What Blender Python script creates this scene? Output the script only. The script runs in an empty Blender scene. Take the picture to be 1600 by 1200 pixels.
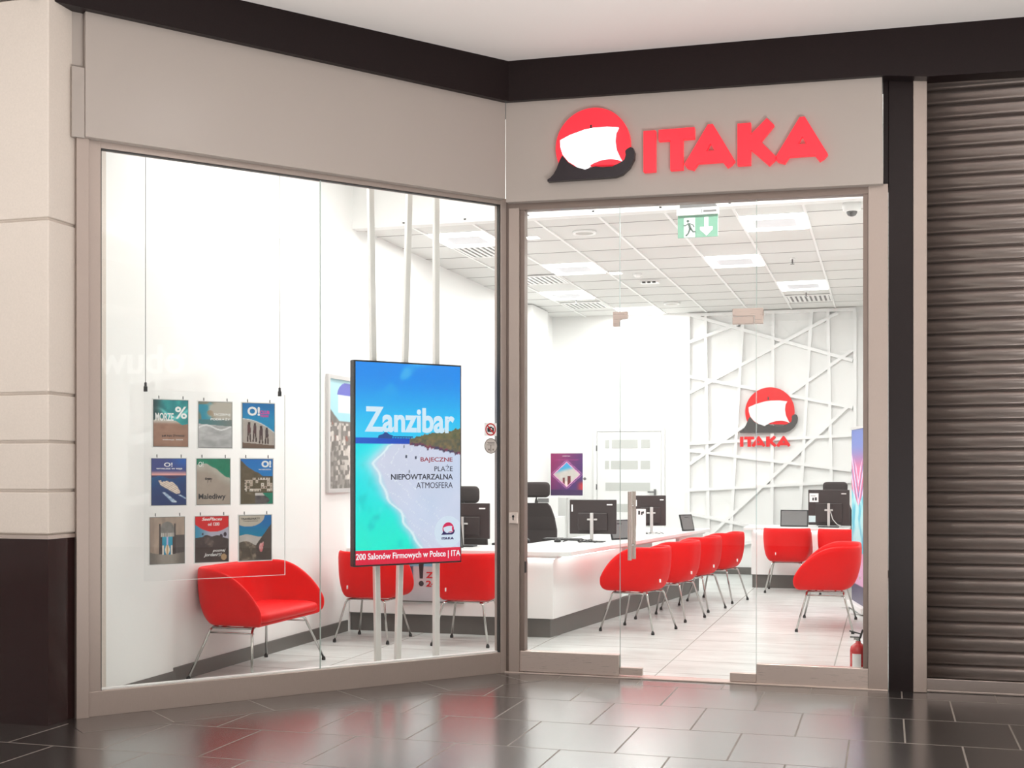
import bpy, bmesh, math, random
from mathutils import Vector, Matrix
random.seed(7)
SC = bpy.context.scene
COL = SC.collection
PI = math.pi

# ------------------------------------------------------------------ camera, world, exposure, lights
# store frame: origin at the shop-front corner on the floor, +x along the door front, +y into the shop
FPX, EYE = 1950.0, 1.45
TURN = math.atan(0.3)
cd = bpy.data.cameras.new('camera')
cam = bpy.data.objects.new('camera', cd)
COL.objects.link(cam)
cam.location = (2.6316, -8.612, EYE)
cam.rotation_euler = (PI/2, 0, TURN)
cd.sensor_width = 36.0
cd.lens = 36.0*FPX/1600.0
cd.shift_y = (736.0-600.0)/1600.0
cd.clip_end = 200
SC.camera = cam

SC.view_settings.view_transform = 'Standard'
SC.view_settings.look = 'None'
SC.view_settings.gamma = 1.0
SC.view_settings.exposure = 0.0
SC.view_settings.use_curve_mapping = False
SC.cycles.use_denoising = True
SC.cycles.max_bounces = 12
SC.cycles.transparent_max_bounces = 24
SC.cycles.sample_clamp_indirect = 6.0

W = bpy.data.worlds.new('world')
SC.world = W
W.use_nodes = True
W.node_tree.nodes['Background'].inputs[0].default_value = (1.0, 0.9, 0.82, 1)
W.node_tree.nodes['Background'].inputs[1].default_value = 0.10


def area(name, loc, size, power, col=(1, 1, 1), rot=(0, 0, 0), size_y=None, spread=PI):
    l = bpy.data.lights.new(name, 'AREA')
    l.energy = power
    l.color = col
    l.size = size
    if size_y:
        l.shape = 'RECTANGLE'
        l.size_y = size_y
    l.spread = spread
    o = bpy.data.objects.new(name, l)
    COL.objects.link(o)
    o.location = loc
    o.rotation_euler = rot
    return o


# shop ceiling lamps: (x0, y0) of the grid cell each luminaire fills
CX, CY = 0.586, 0.667
LAMPS = [(1.376, 2.51), (0.79, 4.511), (1.376, 6.512), (-0.97, 4.511), (-1.556, 6.512), (-0.97, 8.3), (-1.556, 2.51)]
CEIL = 3.69
for lx, ly in LAMPS:
    for sy in (-1, 1):
        area('shop_lamp_light', (lx+CX/2, ly+CY/2+sy*(CY/2-0.067), CEIL-0.014), 0.53, 17.5, (1, 0.995, 0.98), size_y=0.10)
# recessed downlights of the window zone
for lx, ly in [(-1.45, -0.75), (-1.0, 0.55), (0.2, 1.1), (1.7, 1.1)]:
    area('window_lamp_light', (lx, ly, 4.22), 0.2, 30, (1, 0.99, 0.965))
# lamps of the mall ceiling behind the camera
WARM = (1, 0.985, 0.965)
for lx, ly, p in [(-3.2, -5.0, 8), (-1.4, -5.6, 10), (0.6, -2.8, 7), (3.0, -2.8, 7), (5.4, -3.2, 9), (-1.0, -8.5, 20), (2.0, -8.2, 18), (5.0, -7.8, 20), (8.5, -5.5, 20), (3.0, -12.5, 20), (7.0, -11, 20)]:
    area('mall_downlight', (lx, ly, 4.22), 0.16, p, WARM)
# added unseen fill uplighters brightening the mall ceiling (their fittings are built below)
FILL_UPL = [(3.9, -5.3), (3.0, -6.9), (-3.4, -8.0), (5.4, -10.5)]
for lx, ly in FILL_UPL:
    area('added_fill_uplight', (lx, ly, 0.02), 0.26, 238, WARM, rot=(PI, 0, 0))
# cove lamps on top of the hall's dropped bulkhead, washing the ceiling
CVA = math.atan2(0.32, 0.947)
for k in range(4):
    area('cove_light', (1.0+3.0*k*0.947, -6.72+3.0*k*0.32, 4.03), 2.8, 40, WARM, rot=(PI, 0, CVA), size_y=0.12)

# ------------------------------------------------------------------ materials


def lin(c):
    return tuple((v/12.92 if v <= 0.04045 else ((v+0.055)/1.055)**2.4) for v in c)


def rgb(r, g, b):
    return lin((r/255.0, g/255.0, b/255.0))


MATS = {}


def mat(name, col, rough=0.5, metal=0.0, spec=0.5, emit=None, strength=1.0, coat=0.0):
    m = bpy.data.materials.new(name)
    m.use_nodes = True
    b = m.node_tree.nodes['Principled BSDF']
    b.inputs['Base Color'].default_value = (*col, 1)
    b.inputs['Roughness'].default_value = rough
    b.inputs['Metallic'].default_value = metal
    b.inputs['Specular IOR Level'].default_value = spec
    b.inputs['Coat Weight'].default_value = coat
    if emit:
        b.inputs['Emission Color'].default_value = (*emit, 1)
        b.inputs['Emission Strength'].default_value = strength
    MATS[name] = m
    return m


def bumpy(m, scale=60, dist=0.002, strength=0.3, detail=4, colvar=0.0, rvar=0.0, stretch=None):
    """noise relief and a little colour and gloss variation on a principled material"""
    nt = m.node_tree
    b = nt.nodes['Principled BSDF']
    tc = nt.nodes.new('ShaderNodeTexCoord')
    src = tc.outputs['Object']
    if stretch:
        mp = nt.nodes.new('ShaderNodeMapping')
        mp.inputs['Scale'].default_value = stretch
        nt.links.new(src, mp.inputs[0])
        src = mp.outputs[0]
    n = nt.nodes.new('ShaderNodeTexNoise')
    n.inputs['Scale'].default_value = scale
    n.inputs['Detail'].default_value = detail
    nt.links.new(src, n.inputs['Vector'])
    bp = nt.nodes.new('ShaderNodeBump')
    bp.inputs['Distance'].default_value = dist
    bp.inputs['Strength'].default_value = strength
    nt.links.new(n.outputs['Fac'], bp.inputs['Height'])
    nt.links.new(bp.outputs[0], b.inputs['Normal'])
    if colvar:
        c = tuple(b.inputs['Base Color'].default_value)
        r = nt.nodes.new('ShaderNodeValToRGB')
        r.color_ramp.elements[0].position = 0.3
        r.color_ramp.elements[1].position = 0.7
        r.color_ramp.elements[0].color = (*[v*(1-colvar) for v in c[:3]], 1)
        r.color_ramp.elements[1].color = (*[min(1, v*(1+colvar)) for v in c[:3]], 1)
        nt.links.new(n.outputs['Fac'], r.inputs[0])
        nt.links.new(r.outputs[0], b.inputs['Base Color'])
    if rvar:
        rr = b.inputs['Roughness'].default_value
        mr = nt.nodes.new('ShaderNodeMapRange')
        mr.inputs['To Min'].default_value = max(0.02, rr-rvar)
        mr.inputs['To Max'].default_value = rr+rvar
        nt.links.new(n.outputs['Fac'], mr.inputs['Value'])
        nt.links.new(mr.outputs[0], b.inputs['Roughness'])
    return m


def tiles(m, bw, rh, shift, grout, gsize, var, offset=0.5, streak=True, nscale=3.0, base=None, rough=None, bump=0.4, dark=0.8):
    """brick-laid tiles with a groove of grout; every tile a slightly different tone"""
    nt = m.node_tree
    b = nt.nodes['Principled BSDF']
    tc = nt.nodes.new('ShaderNodeTexCoord')
    mp = nt.nodes.new('ShaderNodeMapping')
    mp.inputs['Location'].default_value = (*shift, 0)
    nt.links.new(tc.outputs['Object'], mp.inputs[0])
    br = nt.nodes.new('ShaderNodeTexBrick')
    br.offset = offset
    br.inputs['Scale'].default_value = 1.0
    br.inputs['Brick Width'].default_value = bw
    br.inputs['Row Height'].default_value = rh
    br.inputs['Mortar Size'].default_value = gsize
    br.inputs['Mortar Smooth'].default_value = 0.1
    br.inputs['Color1'].default_value = (*[v*(1-var) for v in base], 1)
    br.inputs['Color2'].default_value = (*[v*(1+var) for v in base], 1)
    br.inputs['Mortar'].default_value = (*grout, 1)
    nt.links.new(mp.outputs[0], br.inputs['Vector'])
    mp2 = nt.nodes.new('ShaderNodeMapping')
    mp2.inputs['Scale'].default_value = (0.8, 2.4, 1) if streak else (1, 1, 1)
    nt.links.new(tc.outputs['Object'], mp2.inputs[0])
    n = nt.nodes.new('ShaderNodeTexNoise')
    n.inputs['Scale'].default_value = nscale
    n.inputs['Detail'].default_value = 6
    n.inputs['Roughness'].default_value = 0.6
    nt.links.new(mp2.outputs[0], n.inputs['Vector'])
    mx = nt.nodes.new('ShaderNodeMix')
    mx.data_type = 'RGBA'
    mx.blend_type = 'MULTIPLY'
    mx.inputs[0].default_value = 1.0
    ramp = nt.nodes.new('ShaderNodeValToRGB')
    ramp.color_ramp.elements[0].position = 0.3
    ramp.color_ramp.elements[1].position = 0.7
    ramp.color_ramp.elements[0].color = (dark, dark*.99, dark*.97, 1)
    ramp.color_ramp.elements[1].color = (1.1, 1.1, 1.1, 1)
    nt.links.new(n.outputs['Fac'], ramp.inputs[0])
    nt.links.new(br.outputs['Color'], mx.inputs[6])
    nt.links.new(ramp.outputs[0], mx.inputs[7])
    nt.links.new(mx.outputs[2], b.inputs['Base Color'])
    mr = nt.nodes.new('ShaderNodeMapRange')
    mr.inputs['To Min'].default_value = rough
    mr.inputs['To Max'].default_value = 0.7
    nt.links.new(br.outputs['Fac'], mr.inputs['Value'])
    nt.links.new(mr.outputs[0], b.inputs['Roughness'])
    bp = nt.nodes.new('ShaderNodeBump')
    bp.inputs['Strength'].default_value = bump
    bp.inputs['Distance'].default_value = 0.003
    bp.invert = True
    nt.links.new(br.outputs['Fac'], bp.inputs['Height'])
    bp2 = nt.nodes.new('ShaderNodeBump')
    bp2.inputs['Strength'].default_value = 0.12
    bp2.inputs['Distance'].default_value = 0.004
    nt.links.new(n.outputs['Fac'], bp2.inputs['Height'])
    nt.links.new(bp.outputs[0], bp2.inputs['Normal'])
    nt.links.new(bp2.outputs[0], b.inputs['Normal'])
    return m


def glass_mat(name, tint=(0.985, 0.995, 0.99), ior=1.45):
    m = bpy.data.materials.new(name)
    m.use_nodes = True
    nt = m.node_tree
    nt.nodes.clear()
    out = nt.nodes.new('ShaderNodeOutputMaterial')
    tr = nt.nodes.new('ShaderNodeBsdfTransparent')
    tr.inputs[0].default_value = (*tint, 1)
    gl = nt.nodes.new('ShaderNodeBsdfGlossy')
    gl.inputs['Roughness'].default_value = 0.0
    fr = nt.nodes.new('ShaderNodeFresnel')
    # the same reflectance on both faces of the sheet (rays pass straight through it)
    ge = nt.nodes.new('ShaderNodeNewGeometry')
    mi = nt.nodes.new('ShaderNodeMapRange')
    mi.inputs['To Min'].default_value = ior
    mi.inputs['To Max'].default_value = 1.0/ior
    nt.links.new(ge.outputs['Backfacing'], mi.inputs['Value'])
    nt.links.new(mi.outputs[0], fr.inputs['IOR'])
    mx = nt.nodes.new('ShaderNodeMixShader')
    nt.links.new(fr.outputs[0], mx.inputs[0])
    nt.links.new(tr.outputs[0], mx.inputs[1])
    nt.links.new(gl.outputs[0], mx.inputs[2])
    nt.links.new(mx.outputs[0], out.inputs[0])
    MATS[name] = m
    return m


def print_mat(name, rough=0.4, emit=0.0):
    """colour read from the printed picture's own colour layer"""
    m = bpy.data.materials.new(name)
    m.use_nodes = True
    nt = m.node_tree
    b = nt.nodes['Principled BSDF']
    a = nt.nodes.new('ShaderNodeAttribute')
    a.attribute_name = 'ink'
    b.inputs['Roughness'].default_value = rough
    if emit:
        b.inputs['Base Color'].default_value = (0.01, 0.01, 0.01, 1)
        nt.links.new(a.outputs['Color'], b.inputs['Emission Color'])
        b.inputs['Emission Strength'].default_value = emit
    else:
        nt.links.new(a.outputs['Color'], b.inputs['Base Color'])
    MATS[name] = m
    return m


M_WHITE = bumpy(mat('white_wall_paint', (0.86, 0.86, 0.845), 0.6), 220, 0.0006, 0.15)
M_WHITEG = mat('white_satin', (0.86, 0.86, 0.85), 0.3)
M_TILEC = bumpy(mat('ceiling_tile', (0.72, 0.72, 0.70), 0.9), 260, 0.001, 0.3)
M_GRID = mat('ceiling_grid_white', (0.88, 0.88, 0.87), 0.4)
M_FASCIA = bumpy(mat('warm_white_panel', rgb(168, 158, 151), 0.32), 300, 0.0004, 0.1)
M_STONE = bumpy(mat('cream_stone', rgb(218, 207, 197), 0.55), 90, 0.001, 0.25, colvar=0.03)
M_GRAN = bumpy(mat('dark_red_granite', rgb(42, 22, 22), 0.12, spec=0.6), 160, 0.0003, 0.05, colvar=0.35)
M_BEAM = bumpy(mat('dark_brown_lacquer', rgb(24, 12, 13), 0.4, spec=0.25), 120, 0.0004, 0.08, colvar=0.2)
M_MCEIL = bumpy(mat('mall_ceiling_plaster', rgb(242, 236, 232), 0.8), 150, 0.0006, 0.15)
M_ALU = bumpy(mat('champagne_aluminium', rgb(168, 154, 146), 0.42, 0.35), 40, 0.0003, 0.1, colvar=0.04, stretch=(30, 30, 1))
M_ALUD = bumpy(mat('shaded_champagne_aluminium', rgb(128, 113, 105), 0.45, 0.35), 40, 0.0003, 0.1, colvar=0.04, stretch=(30, 30, 1))  # darker copy of the frame aluminium, shade put into its colour
M_STEEL = bumpy(mat('brushed_steel', rgb(205, 190, 182), 0.28, 0.6), 30, 0.0001, 0.01, colvar=0.012, rvar=0.02, stretch=(.3, 60, 12))
M_CHROME = mat('chrome', (0.50, 0.49, 0.47), 0.14, 1.0)
M_SHUT = bumpy(mat('shutter_metal', rgb(150, 139, 134), 0.30, 0.85), 20, 0.0004, 0.1, colvar=0.06, stretch=(2, 2, 40))
M_POLE = mat('pole_aluminium', (0.80, 0.79, 0.76), 0.35, 0.25)
M_BLACK = mat('black_plastic', (0.012, 0.012, 0.013), 0.4)
M_RUB = mat('black_rubber', (0.015, 0.015, 0.015), 0.7)
M_GREY = mat('grey_plastic', (0.16, 0.16, 0.16), 0.45)
M_MON = bumpy(mat('monitor_back', rgb(52, 44, 45), 0.35), 200, 0.0003, 0.1)
M_DGREY = mat('dark_grey_laminate', rgb(98, 95, 91), 0.4)
M_SILV = mat('silver_plastic', (0.62, 0.61, 0.60), 0.35, 0.3)
M_RED = bumpy(mat('red_leatherette', (0.74, 0.0008, 0.002), 0.5, spec=0.16), 380, 0.0008, 0.2)
M_REDP = mat('red_enamel', (0.55, 0.008, 0.010), 0.25, coat=0.4)
M_CLOTH = bumpy(mat('dark_mesh_fabric', rgb(50, 42, 42), 0.8), 500, 0.001, 0.4)
M_GASK = mat('gasket_black', (0.02, 0.018, 0.017), 0.6)
M_LAMP = mat('lamp_diffuser', (0.9, 0.9, 0.9), 0.5, emit=(1, 0.995, 0.98), strength=3.2)
M_LAMPC = mat('lamp_centre_plate', (0.6, 0.6, 0.62), 0.5, emit=(0.95, 0.95, 1), strength=0.22)
M_LED = mat('led_strip_light', (0.9, 0.9, 0.9), 0.5, emit=(1, 0.99, 0.97), strength=9.0)
M_SIGNR = mat('sign_red_light', (0.5, 0.01, 0.02), 0.35, emit=rgb(255, 42, 60), strength=0.72)
M_SIGNW = mat('sign_white_light', (0.8, 0.8, 0.8), 0.35, emit=(0.97, 1, 1), strength=1.15)
M_HULL = mat('sign_hull_dark', rgb(26, 12, 22), 0.35)
M_HULLG = mat('emblem_hull_grey', rgb(70, 67, 66), 0.4)
M_EMR = mat('emblem_red', rgb(226, 24, 30), 0.35)
M_EMW = mat('emblem_white', (0.85, 0.85, 0.85), 0.35)
M_INK = mat('ink_black', (0.02, 0.02, 0.025), 0.6)
M_INKW = mat('ink_white', (0.9, 0.9, 0.9), 0.6)
M_INKR = mat('ink_red', rgb(190, 20, 28), 0.6)
M_INKP = mat('ink_pink', rgb(214, 70, 160), 0.6)
M_GREEN = mat('exit_green', rgb(112, 160, 138), 0.4)
M_EXW = mat('exit_white', (0.85, 0.86, 0.85), 0.4)
M_FROST = mat('frosted_pane', rgb(196, 198, 194), 0.35)
M_SCRW = mat('screen_white_text', (0, 0, 0), 0.5, emit=(0.93, 0.97, 1), strength=1.0)
M_SCRR = mat('screen_red_band', (0, 0, 0), 0.5, emit=rgb(226, 22, 62), strength=1.0)
M_SCRD = mat('screen_dark_text', (0, 0, 0), 0.5, emit=rgb(40, 36, 58), strength=1.0)
M_SCRM = mat('screen_maroon_text', (0, 0, 0), 0.5, emit=rgb(150, 24, 50), strength=1.0)
M_SCRN = mat('screen_navy', (0, 0, 0), 0.5, emit=rgb(36, 24, 92), strength=1.0)
M_SCRK = mat('screen_crimson', (0, 0, 0), 0.5, emit=rgb(214, 18, 84), strength=1.0)
M_SCRL = mat('screen_pale_disc', (0, 0, 0), 0.5, emit=rgb(214, 228, 244), strength=1.0)
M_SCRZ = mat('screen_headline', (0, 0, 0), 0.5, emit=rgb(196, 232, 252), strength=1.0)
M_MSIGN = mat('mall_sign_light', (0.9, 0.9, 0.9), 0.5, emit=(1, 0.99, 0.97), strength=1.0)
M_GLASS = glass_mat('clear_glass')
M_ACR = glass_mat('clear_acrylic', (0.985, 0.99, 0.99), 1.2)
M_EDGE = mat('glass_edge', rgb(190, 205, 200), 0.2)
M_PRINT = print_mat('printed_paper', 0.35)
M_SCREEN = print_mat('screen_picture', 0.25, 1.0)
M_MFLOOR = tiles(mat('mall_floor_tiles', rgb(84, 76, 73), 0.2, spec=0.55), 0.575, 0.68, (0.1475, 0.95+13.6), rgb(132, 124, 118), 0.005, 0.10,
                 base=rgb(52, 48, 46), rough=0.24, nscale=2.2)
M_MBORD = tiles(mat('mall_border_tiles', rgb(84, 76, 73), 0.2, spec=0.55), 0.62, 0.44, (0.1, 0.44), rgb(132, 124, 118), 0.005, 0.10, offset=0.0,
                base=rgb(52, 48, 46), rough=0.24, nscale=2.2)
for m_ in (M_MFLOOR, M_MBORD):
    m_.node_tree.nodes['Principled BSDF'].inputs['IOR'].default_value = 2.0
    nt_ = m_.node_tree
    cw = nt_.nodes.new('ShaderNodeMapRange')           # polished tile faces, dull grout
    cw.inputs['To Min'].default_value = 0.6
    cw.inputs['To Max'].default_value = 0.0
    nt_.links.new([n for n in nt_.nodes if n.type == 'TEX_BRICK'][0].outputs['Fac'], cw.inputs['Value'])
    nt_.links.new(cw.outputs[0], nt_.nodes['Principled BSDF'].inputs['Coat Weight'])
    iw = nt_.nodes.new('ShaderNodeMapRange')
    iw.inputs['To Min'].default_value = 2.0
    iw.inputs['To Max'].default_value = 1.25
    nt_.links.new([n for n in nt_.nodes if n.type == 'TEX_BRICK'][0].outputs['Fac'], iw.inputs['Value'])
    nt_.links.new(iw.outputs[0], nt_.nodes['Principled BSDF'].inputs['IOR'])
    m_.node_tree.nodes['Principled BSDF'].inputs['Coat Roughness'].default_value = 0.2
M_SFLOOR = tiles(mat('shop_floor_tiles', rgb(205, 203, 197), 0.3), 1.2, 0.6, (0.14, 0.3), rgb(150, 148, 142), 0.005, 0.04, offset=0.0,
                 base=rgb(208, 212, 210), rough=0.28, nscale=2.6, bump=0.2, dark=0.76)

# ------------------------------------------------------------------ geometry helpers


class MB:
    def __init__(s):
        s.bm = bmesh.new()

    def face(s, pts):
        return s.bm.faces.new([s.bm.verts.new(p) for p in pts])

    def box(s, x0, x1, y0, y1, z0, z1, M=None):
        c = [(x0, y0, z0), (x1, y0, z0), (x1, y1, z0), (x0, y1, z0), (x0, y0, z1), (x1, y0, z1), (x1, y1, z1), (x0, y1, z1)]
        v = [s.bm.verts.new(M @ Vector(p) if M else p) for p in c]
        for f in ((0, 3, 2, 1), (4, 5, 6, 7), (0, 1, 5, 4), (1, 2, 6, 5), (2, 3, 7, 6), (3, 0, 4, 7)):
            s.bm.faces.new([v[i] for i in f])
        return s

    def prism(s, loops, y0, y1, M=None):
        """loops of (x, z) points, the first the outline and the rest holes, extruded from y0 to y1"""
        es = []
        vs = []
        for lp in loops:
            v = [s.bm.verts.new((p[0], y0, p[1])) for p in lp]
            vs += v
            for i in range(len(v)):
                es.append(s.bm.edges.new((v[i], v[(i+1) % len(v)])))
        r = bmesh.ops.triangle_fill(s.bm, edges=es, use_beauty=True)
        fs = [g for g in r['geom'] if isinstance(g, bmesh.types.BMFace)]
        e = bmesh.ops.extrude_face_region(s.bm, geom=fs)
        nv = [g for g in e['geom'] if isinstance(g, bmesh.types.BMVert)]
        for g in nv:
            g.co.y = y1
        if M:
            for g in vs+nv:
                g.co = M @ g.co
        return s

    def slab(s, poly, z0, z1):
        """horizontal polygon (x, y) extruded from z0 to z1"""
        a = [s.bm.verts.new((p[0], p[1], z0)) for p in poly]
        b = [s.bm.verts.new((p[0], p[1], z1)) for p in poly]
        s.bm.faces.new(list(reversed(a)))
        s.bm.faces.new(b)
        for i in range(len(a)):
            j = (i+1) % len(a)
            s.bm.faces.new([a[i], a[j], b[j], b[i]])
        return s

    def tube(s, pts, r, n=10, closed=False):
        pts = [Vector(p) for p in pts]
        rings = []
        for i, p in enumerate(pts):
            a = pts[max(i-1, 0)]
            b = pts[min(i+1, len(pts)-1)]
            t = (b-a).normalized()
            u = t.cross(Vector((0, 0, 1)))
            if u.length < 1e-3:
                u = t.cross(Vector((0, 1, 0)))
            u.normalize()
            w = t.cross(u)
            rr = r[i] if isinstance(r, (list, tuple)) else r
            rings.append([s.bm.verts.new(p+u*rr*math.cos(2*PI*k/n)+w*rr*math.sin(2*PI*k/n)) for k in range(n)])
        for i in range(len(rings)-1):
            for k in range(n):
                s.bm.faces.new([rings[i][k], rings[i][(k+1) % n], rings[i+1][(k+1) % n], rings[i+1][k]])
        s.bm.faces.new(list(reversed(rings[0])))
        s.bm.faces.new(rings[-1])
        return s

    def lathe(s, prof, c=(0, 0, 0), n=24, M=None):
        """(radius, height) profile turned about z through c"""
        rings = []
        for r, z in prof:
            rings.append([s.bm.verts.new(Vector((c[0]+r*math.cos(2*PI*k/n), c[1]+r*math.sin(2*PI*k/n), c[2]+z))) for k in range(n)])
        if M:
            for rg in rings:
                for v in rg:
                    v.co = M @ v.co
        for i in range(len(rings)-1):
            for k in range(n):
                s.bm.faces.new([rings[i][k], rings[i][(k+1) % n], rings[i+1][(k+1) % n], rings[i+1][k]])
        if prof[0][0] > 1e-6:
            s.bm.faces.new(list(reversed(rings[0])))
        if prof[-1][0] > 1e-6:
            s.bm.faces.new(rings[-1])
        return s

    def loft(s, rings, cap=True):
        rr = [[s.bm.verts.new(p) for p in r] for r in rings]
        n = len(rr[0])
        for i in range(len(rr)-1):
            for k in range(n):
                s.bm.faces.new([rr[i][k], rr[i][(k+1) % n], rr[i+1][(k+1) % n], rr[i+1][k]])
        if cap:
            s.bm.faces.new(list(reversed(rr[0])))
            s.bm.faces.new(rr[-1])
        return s


def link(name, me, m, parent=None):
    o = bpy.data.objects.new(name, me)
    COL.objects.link(o)
    if m:
        me.materials.append(m)
    if parent:
        o.parent = parent
    return o


def obj(name, mb, m, parent=None, smooth=False, bevel=0.0, seg=2, fix=True):
    if fix:
        bmesh.ops.remove_doubles(mb.bm, verts=mb.bm.verts, dist=1e-5)
        bmesh.ops.recalc_face_normals(mb.bm, faces=mb.bm.faces)
    me = bpy.data.meshes.new(name)
    mb.bm.to_mesh(me)
    mb.bm.free()
    if smooth:
        me.shade_smooth()
    o = link(name, me, m, parent)
    if bevel:
        b = o.modifiers.new('bevel', 'BEVEL')
        b.width = bevel
        b.segments = seg
        b.limit_method = 'ANGLE'
        b.angle_limit = math.radians(40)
    return o


def tag(o, label=None, cat=None, group=None, kind=None):
    if label:
        o['label'] = label
    if cat:
        o['category'] = cat
    if group:
        o['group'] = group
    if kind:
        o['kind'] = kind
    return o


def root(name, label, cat, loc=(0, 0, 0), rz=0.0, group=None, kind=None):
    o = bpy.data.objects.new(name, None)
    COL.objects.link(o)
    o.location = loc
    o.rotation_euler = (0, 0, rz)
    o.empty_display_size = 0.1
    return tag(o, label, cat, group, kind)


def struct(name, mb, m, parent=None, bevel=0.0, label=None, cat=None):
    o = obj(name, mb, m, parent, bevel=bevel)
    if parent is None:
        o['kind'] = 'structure'
    if label:
        tag(o, label, cat)
    return o


def copy_tree(o, parent=None):
    c = o.copy()
    COL.objects.link(c)
    if parent:
        c.parent = parent
    for ch in list(o.children):
        copy_tree(ch, c)
    return c


def lettering(body, x0, x1, z0, z1, y, m, parent=None, depth=0.0015, bold=0.0, name='lettering', slant=0.0):
    """writing fitted into the box x0..x1, z0..z1 on a surface facing -y at y"""
    cu = bpy.data.curves.new('writing', 'FONT')
    cu.body = body
    cu.offset = bold
    cu.extrude = 0.02
    cu.shear = slant
    cu.resolution_u = 4
    tmp = bpy.data.objects.new('writing', cu)
    COL.objects.link(tmp)
    dg = bpy.context.evaluated_depsgraph_get()
    me = bpy.data.meshes.new_from_object(tmp.evaluated_get(dg))
    bpy.data.objects.remove(tmp)
    bpy.data.curves.remove(cu)
    xs = [v.co.x for v in me.vertices]
    ys = [v.co.y for v in me.vertices]
    ax, bx, ay, by = min(xs), max(xs), min(ys), max(ys)
    for v in me.vertices:
        px = x0+(v.co.x-ax)/(bx-ax)*(x1-x0)
        pz = z0+(v.co.y-ay)/(by-ay)*(z1-z0)
        v.co = (px, y-(depth if v.co.z > 0 else 0.0), pz)
    me.name = name
    return link(name, me, m, parent)


def hash2(x, y, s=0):
    h = (x*374761393+y*668265263+s*982451653) & 0xffffffff
    h = ((h ^ (h >> 13))*1274126177) & 0xffffffff
    return ((h ^ (h >> 16)) & 0xffff)/65535.0


def nz(x, y, s=0):
    xi, yi = math.floor(x), math.floor(y)
    fx, fy = x-xi, y-yi
    fx = fx*fx*(3-2*fx)
    fy = fy*fy*(3-2*fy)
    a = hash2(xi, yi, s)+(hash2(xi+1, yi, s)-hash2(xi, yi, s))*fx
    b = hash2(xi, yi+1, s)+(hash2(xi+1, yi+1, s)-hash2(xi, yi+1, s))*fx
    return a+(b-a)*fy


def fbm(x, y, s=0):
    return 0.55*nz(x, y, s)+0.3*nz(2.1*x, 2.1*y, s+1)+0.15*nz(4.3*x, 4.3*y, s+2)


def mixc(a, b, t):
    t = 0 if t < 0 else 1 if t > 1 else t
    return tuple(p+(q-p)*t for p, q in zip(a, b))


def ss(a, b, x):
    t = (x-a)/(b-a)
    t = 0 if t < 0 else 1 if t > 1 else t
    return t*t*(3-2*t)


def picture(name, x0, x1, z0, z1, y, fn, nx, m, parent):
    """a printed or shown picture: a fine sheet facing -y whose cells carry the picture's colours (0-255 sRGB from fn(u, v))"""
    ny = max(2, int(round(nx*(z1-z0)/(x1-x0))))
    vs = [(x0+(x1-x0)*i/nx, y, z0+(z1-z0)*j/ny) for j in range(ny+1) for i in range(nx+1)]
    fs = [(j*(nx+1)+i, j*(nx+1)+i+1, (j+1)*(nx+1)+i+1, (j+1)*(nx+1)+i) for j in range(ny) for i in range(nx)]
    me = bpy.data.meshes.new(name)
    me.from_pydata(vs, [], fs)
    at = me.color_attributes.new('ink', 'FLOAT_COLOR', 'POINT')
    buf = []
    for j in range(ny+1):
        for i in range(nx+1):
            c = fn(i/nx, j/ny)
            buf += [*rgb(*[min(255, max(0, v)) for v in c]), 1.0]
    at.data.foreach_set('color', buf)
    return link(name, me, m, parent)


def disc_pts(cx, cz, r, n=40, a0=0, a1=2*PI):
    return [(cx+r*math.cos(a0+(a1-a0)*i/n), cz+r*math.sin(a0+(a1-a0)*i/n)) for i in range(n)]


# ship emblem and block letters of the sign
SAIL = [(-.86, .19), (-.59, .31), (-.20, .42), (.04, .45), (.41, .45), (.71, .41), (.64, .28), (.615, .08), (.65, -.16), (.74, -.36), (.81, -.48), (.68, -.42),
        (.48, -.38), (.24, -.395), (.04, -.456), (-.105, -.53), (-.2, -.59), (-.45, -.505), (-.64, -.38), (-.79, -.19), (-.85, .007)]
HULL = [(-1.215, -.81), (-1.215, -.866), (.60, -.87), (.80, -.81), (.99, -.65), (1.115, -.43), (1.13, -.26), (1.09, -.15), (1.02, -.115), (.92, -.163), (.88, -.21),
        (.895, -.31), (.86, -.43), (.74, -.505), (.53, -.59), (.285, -.6), (.09, -.554), (-.2, -.62), (-.45, -.53), (-.64, -.40), (-.81, -.2), (-.885, -.334),
        (-.96, -.53), (-1.056, -.69), (-1.14, -.77)]
GLYPH = {
    'I': [[(0, 0), (0, 1), (.3, 1), (.3, 0)]],
    'T': [[(.38, .73), (.38, 1), (1.27, 1), (1.27, .73), (.985, .73), (.985, 0), (.67, 0), (.67, .73)]],
    'A': [[(1.08, .03), (1.02, .12), (1.60, 1.04), (1.72, 1.04), (2.26, .12), (2.18, .03), (2.07, -.03), (1.96, .12), (1.36, .12), (1.25, -.03)],
          [(1.56, .40), (1.76, .40), (1.66, .58)]],
    'K': [[(2.32, 0), (2.32, 1), (2.64, 1), (2.64, .72), (3.02, 1.08), (3.2, .90), (2.88, .53), (3.27, .12), (3.08, -.05), (2.64, .36), (2.64, 0)]],
    'A2': [[(3.28, .03), (3.22, .12), (3.80, 1.04), (3.92, 1.04), (4.46, .12), (4.38, .03), (4.27, -.03), (4.16, .12), (3.56, .12), (3.45, -.03)],
           [(3.76, .40), (3.96, .40), (3.86, .58)]]}


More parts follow.
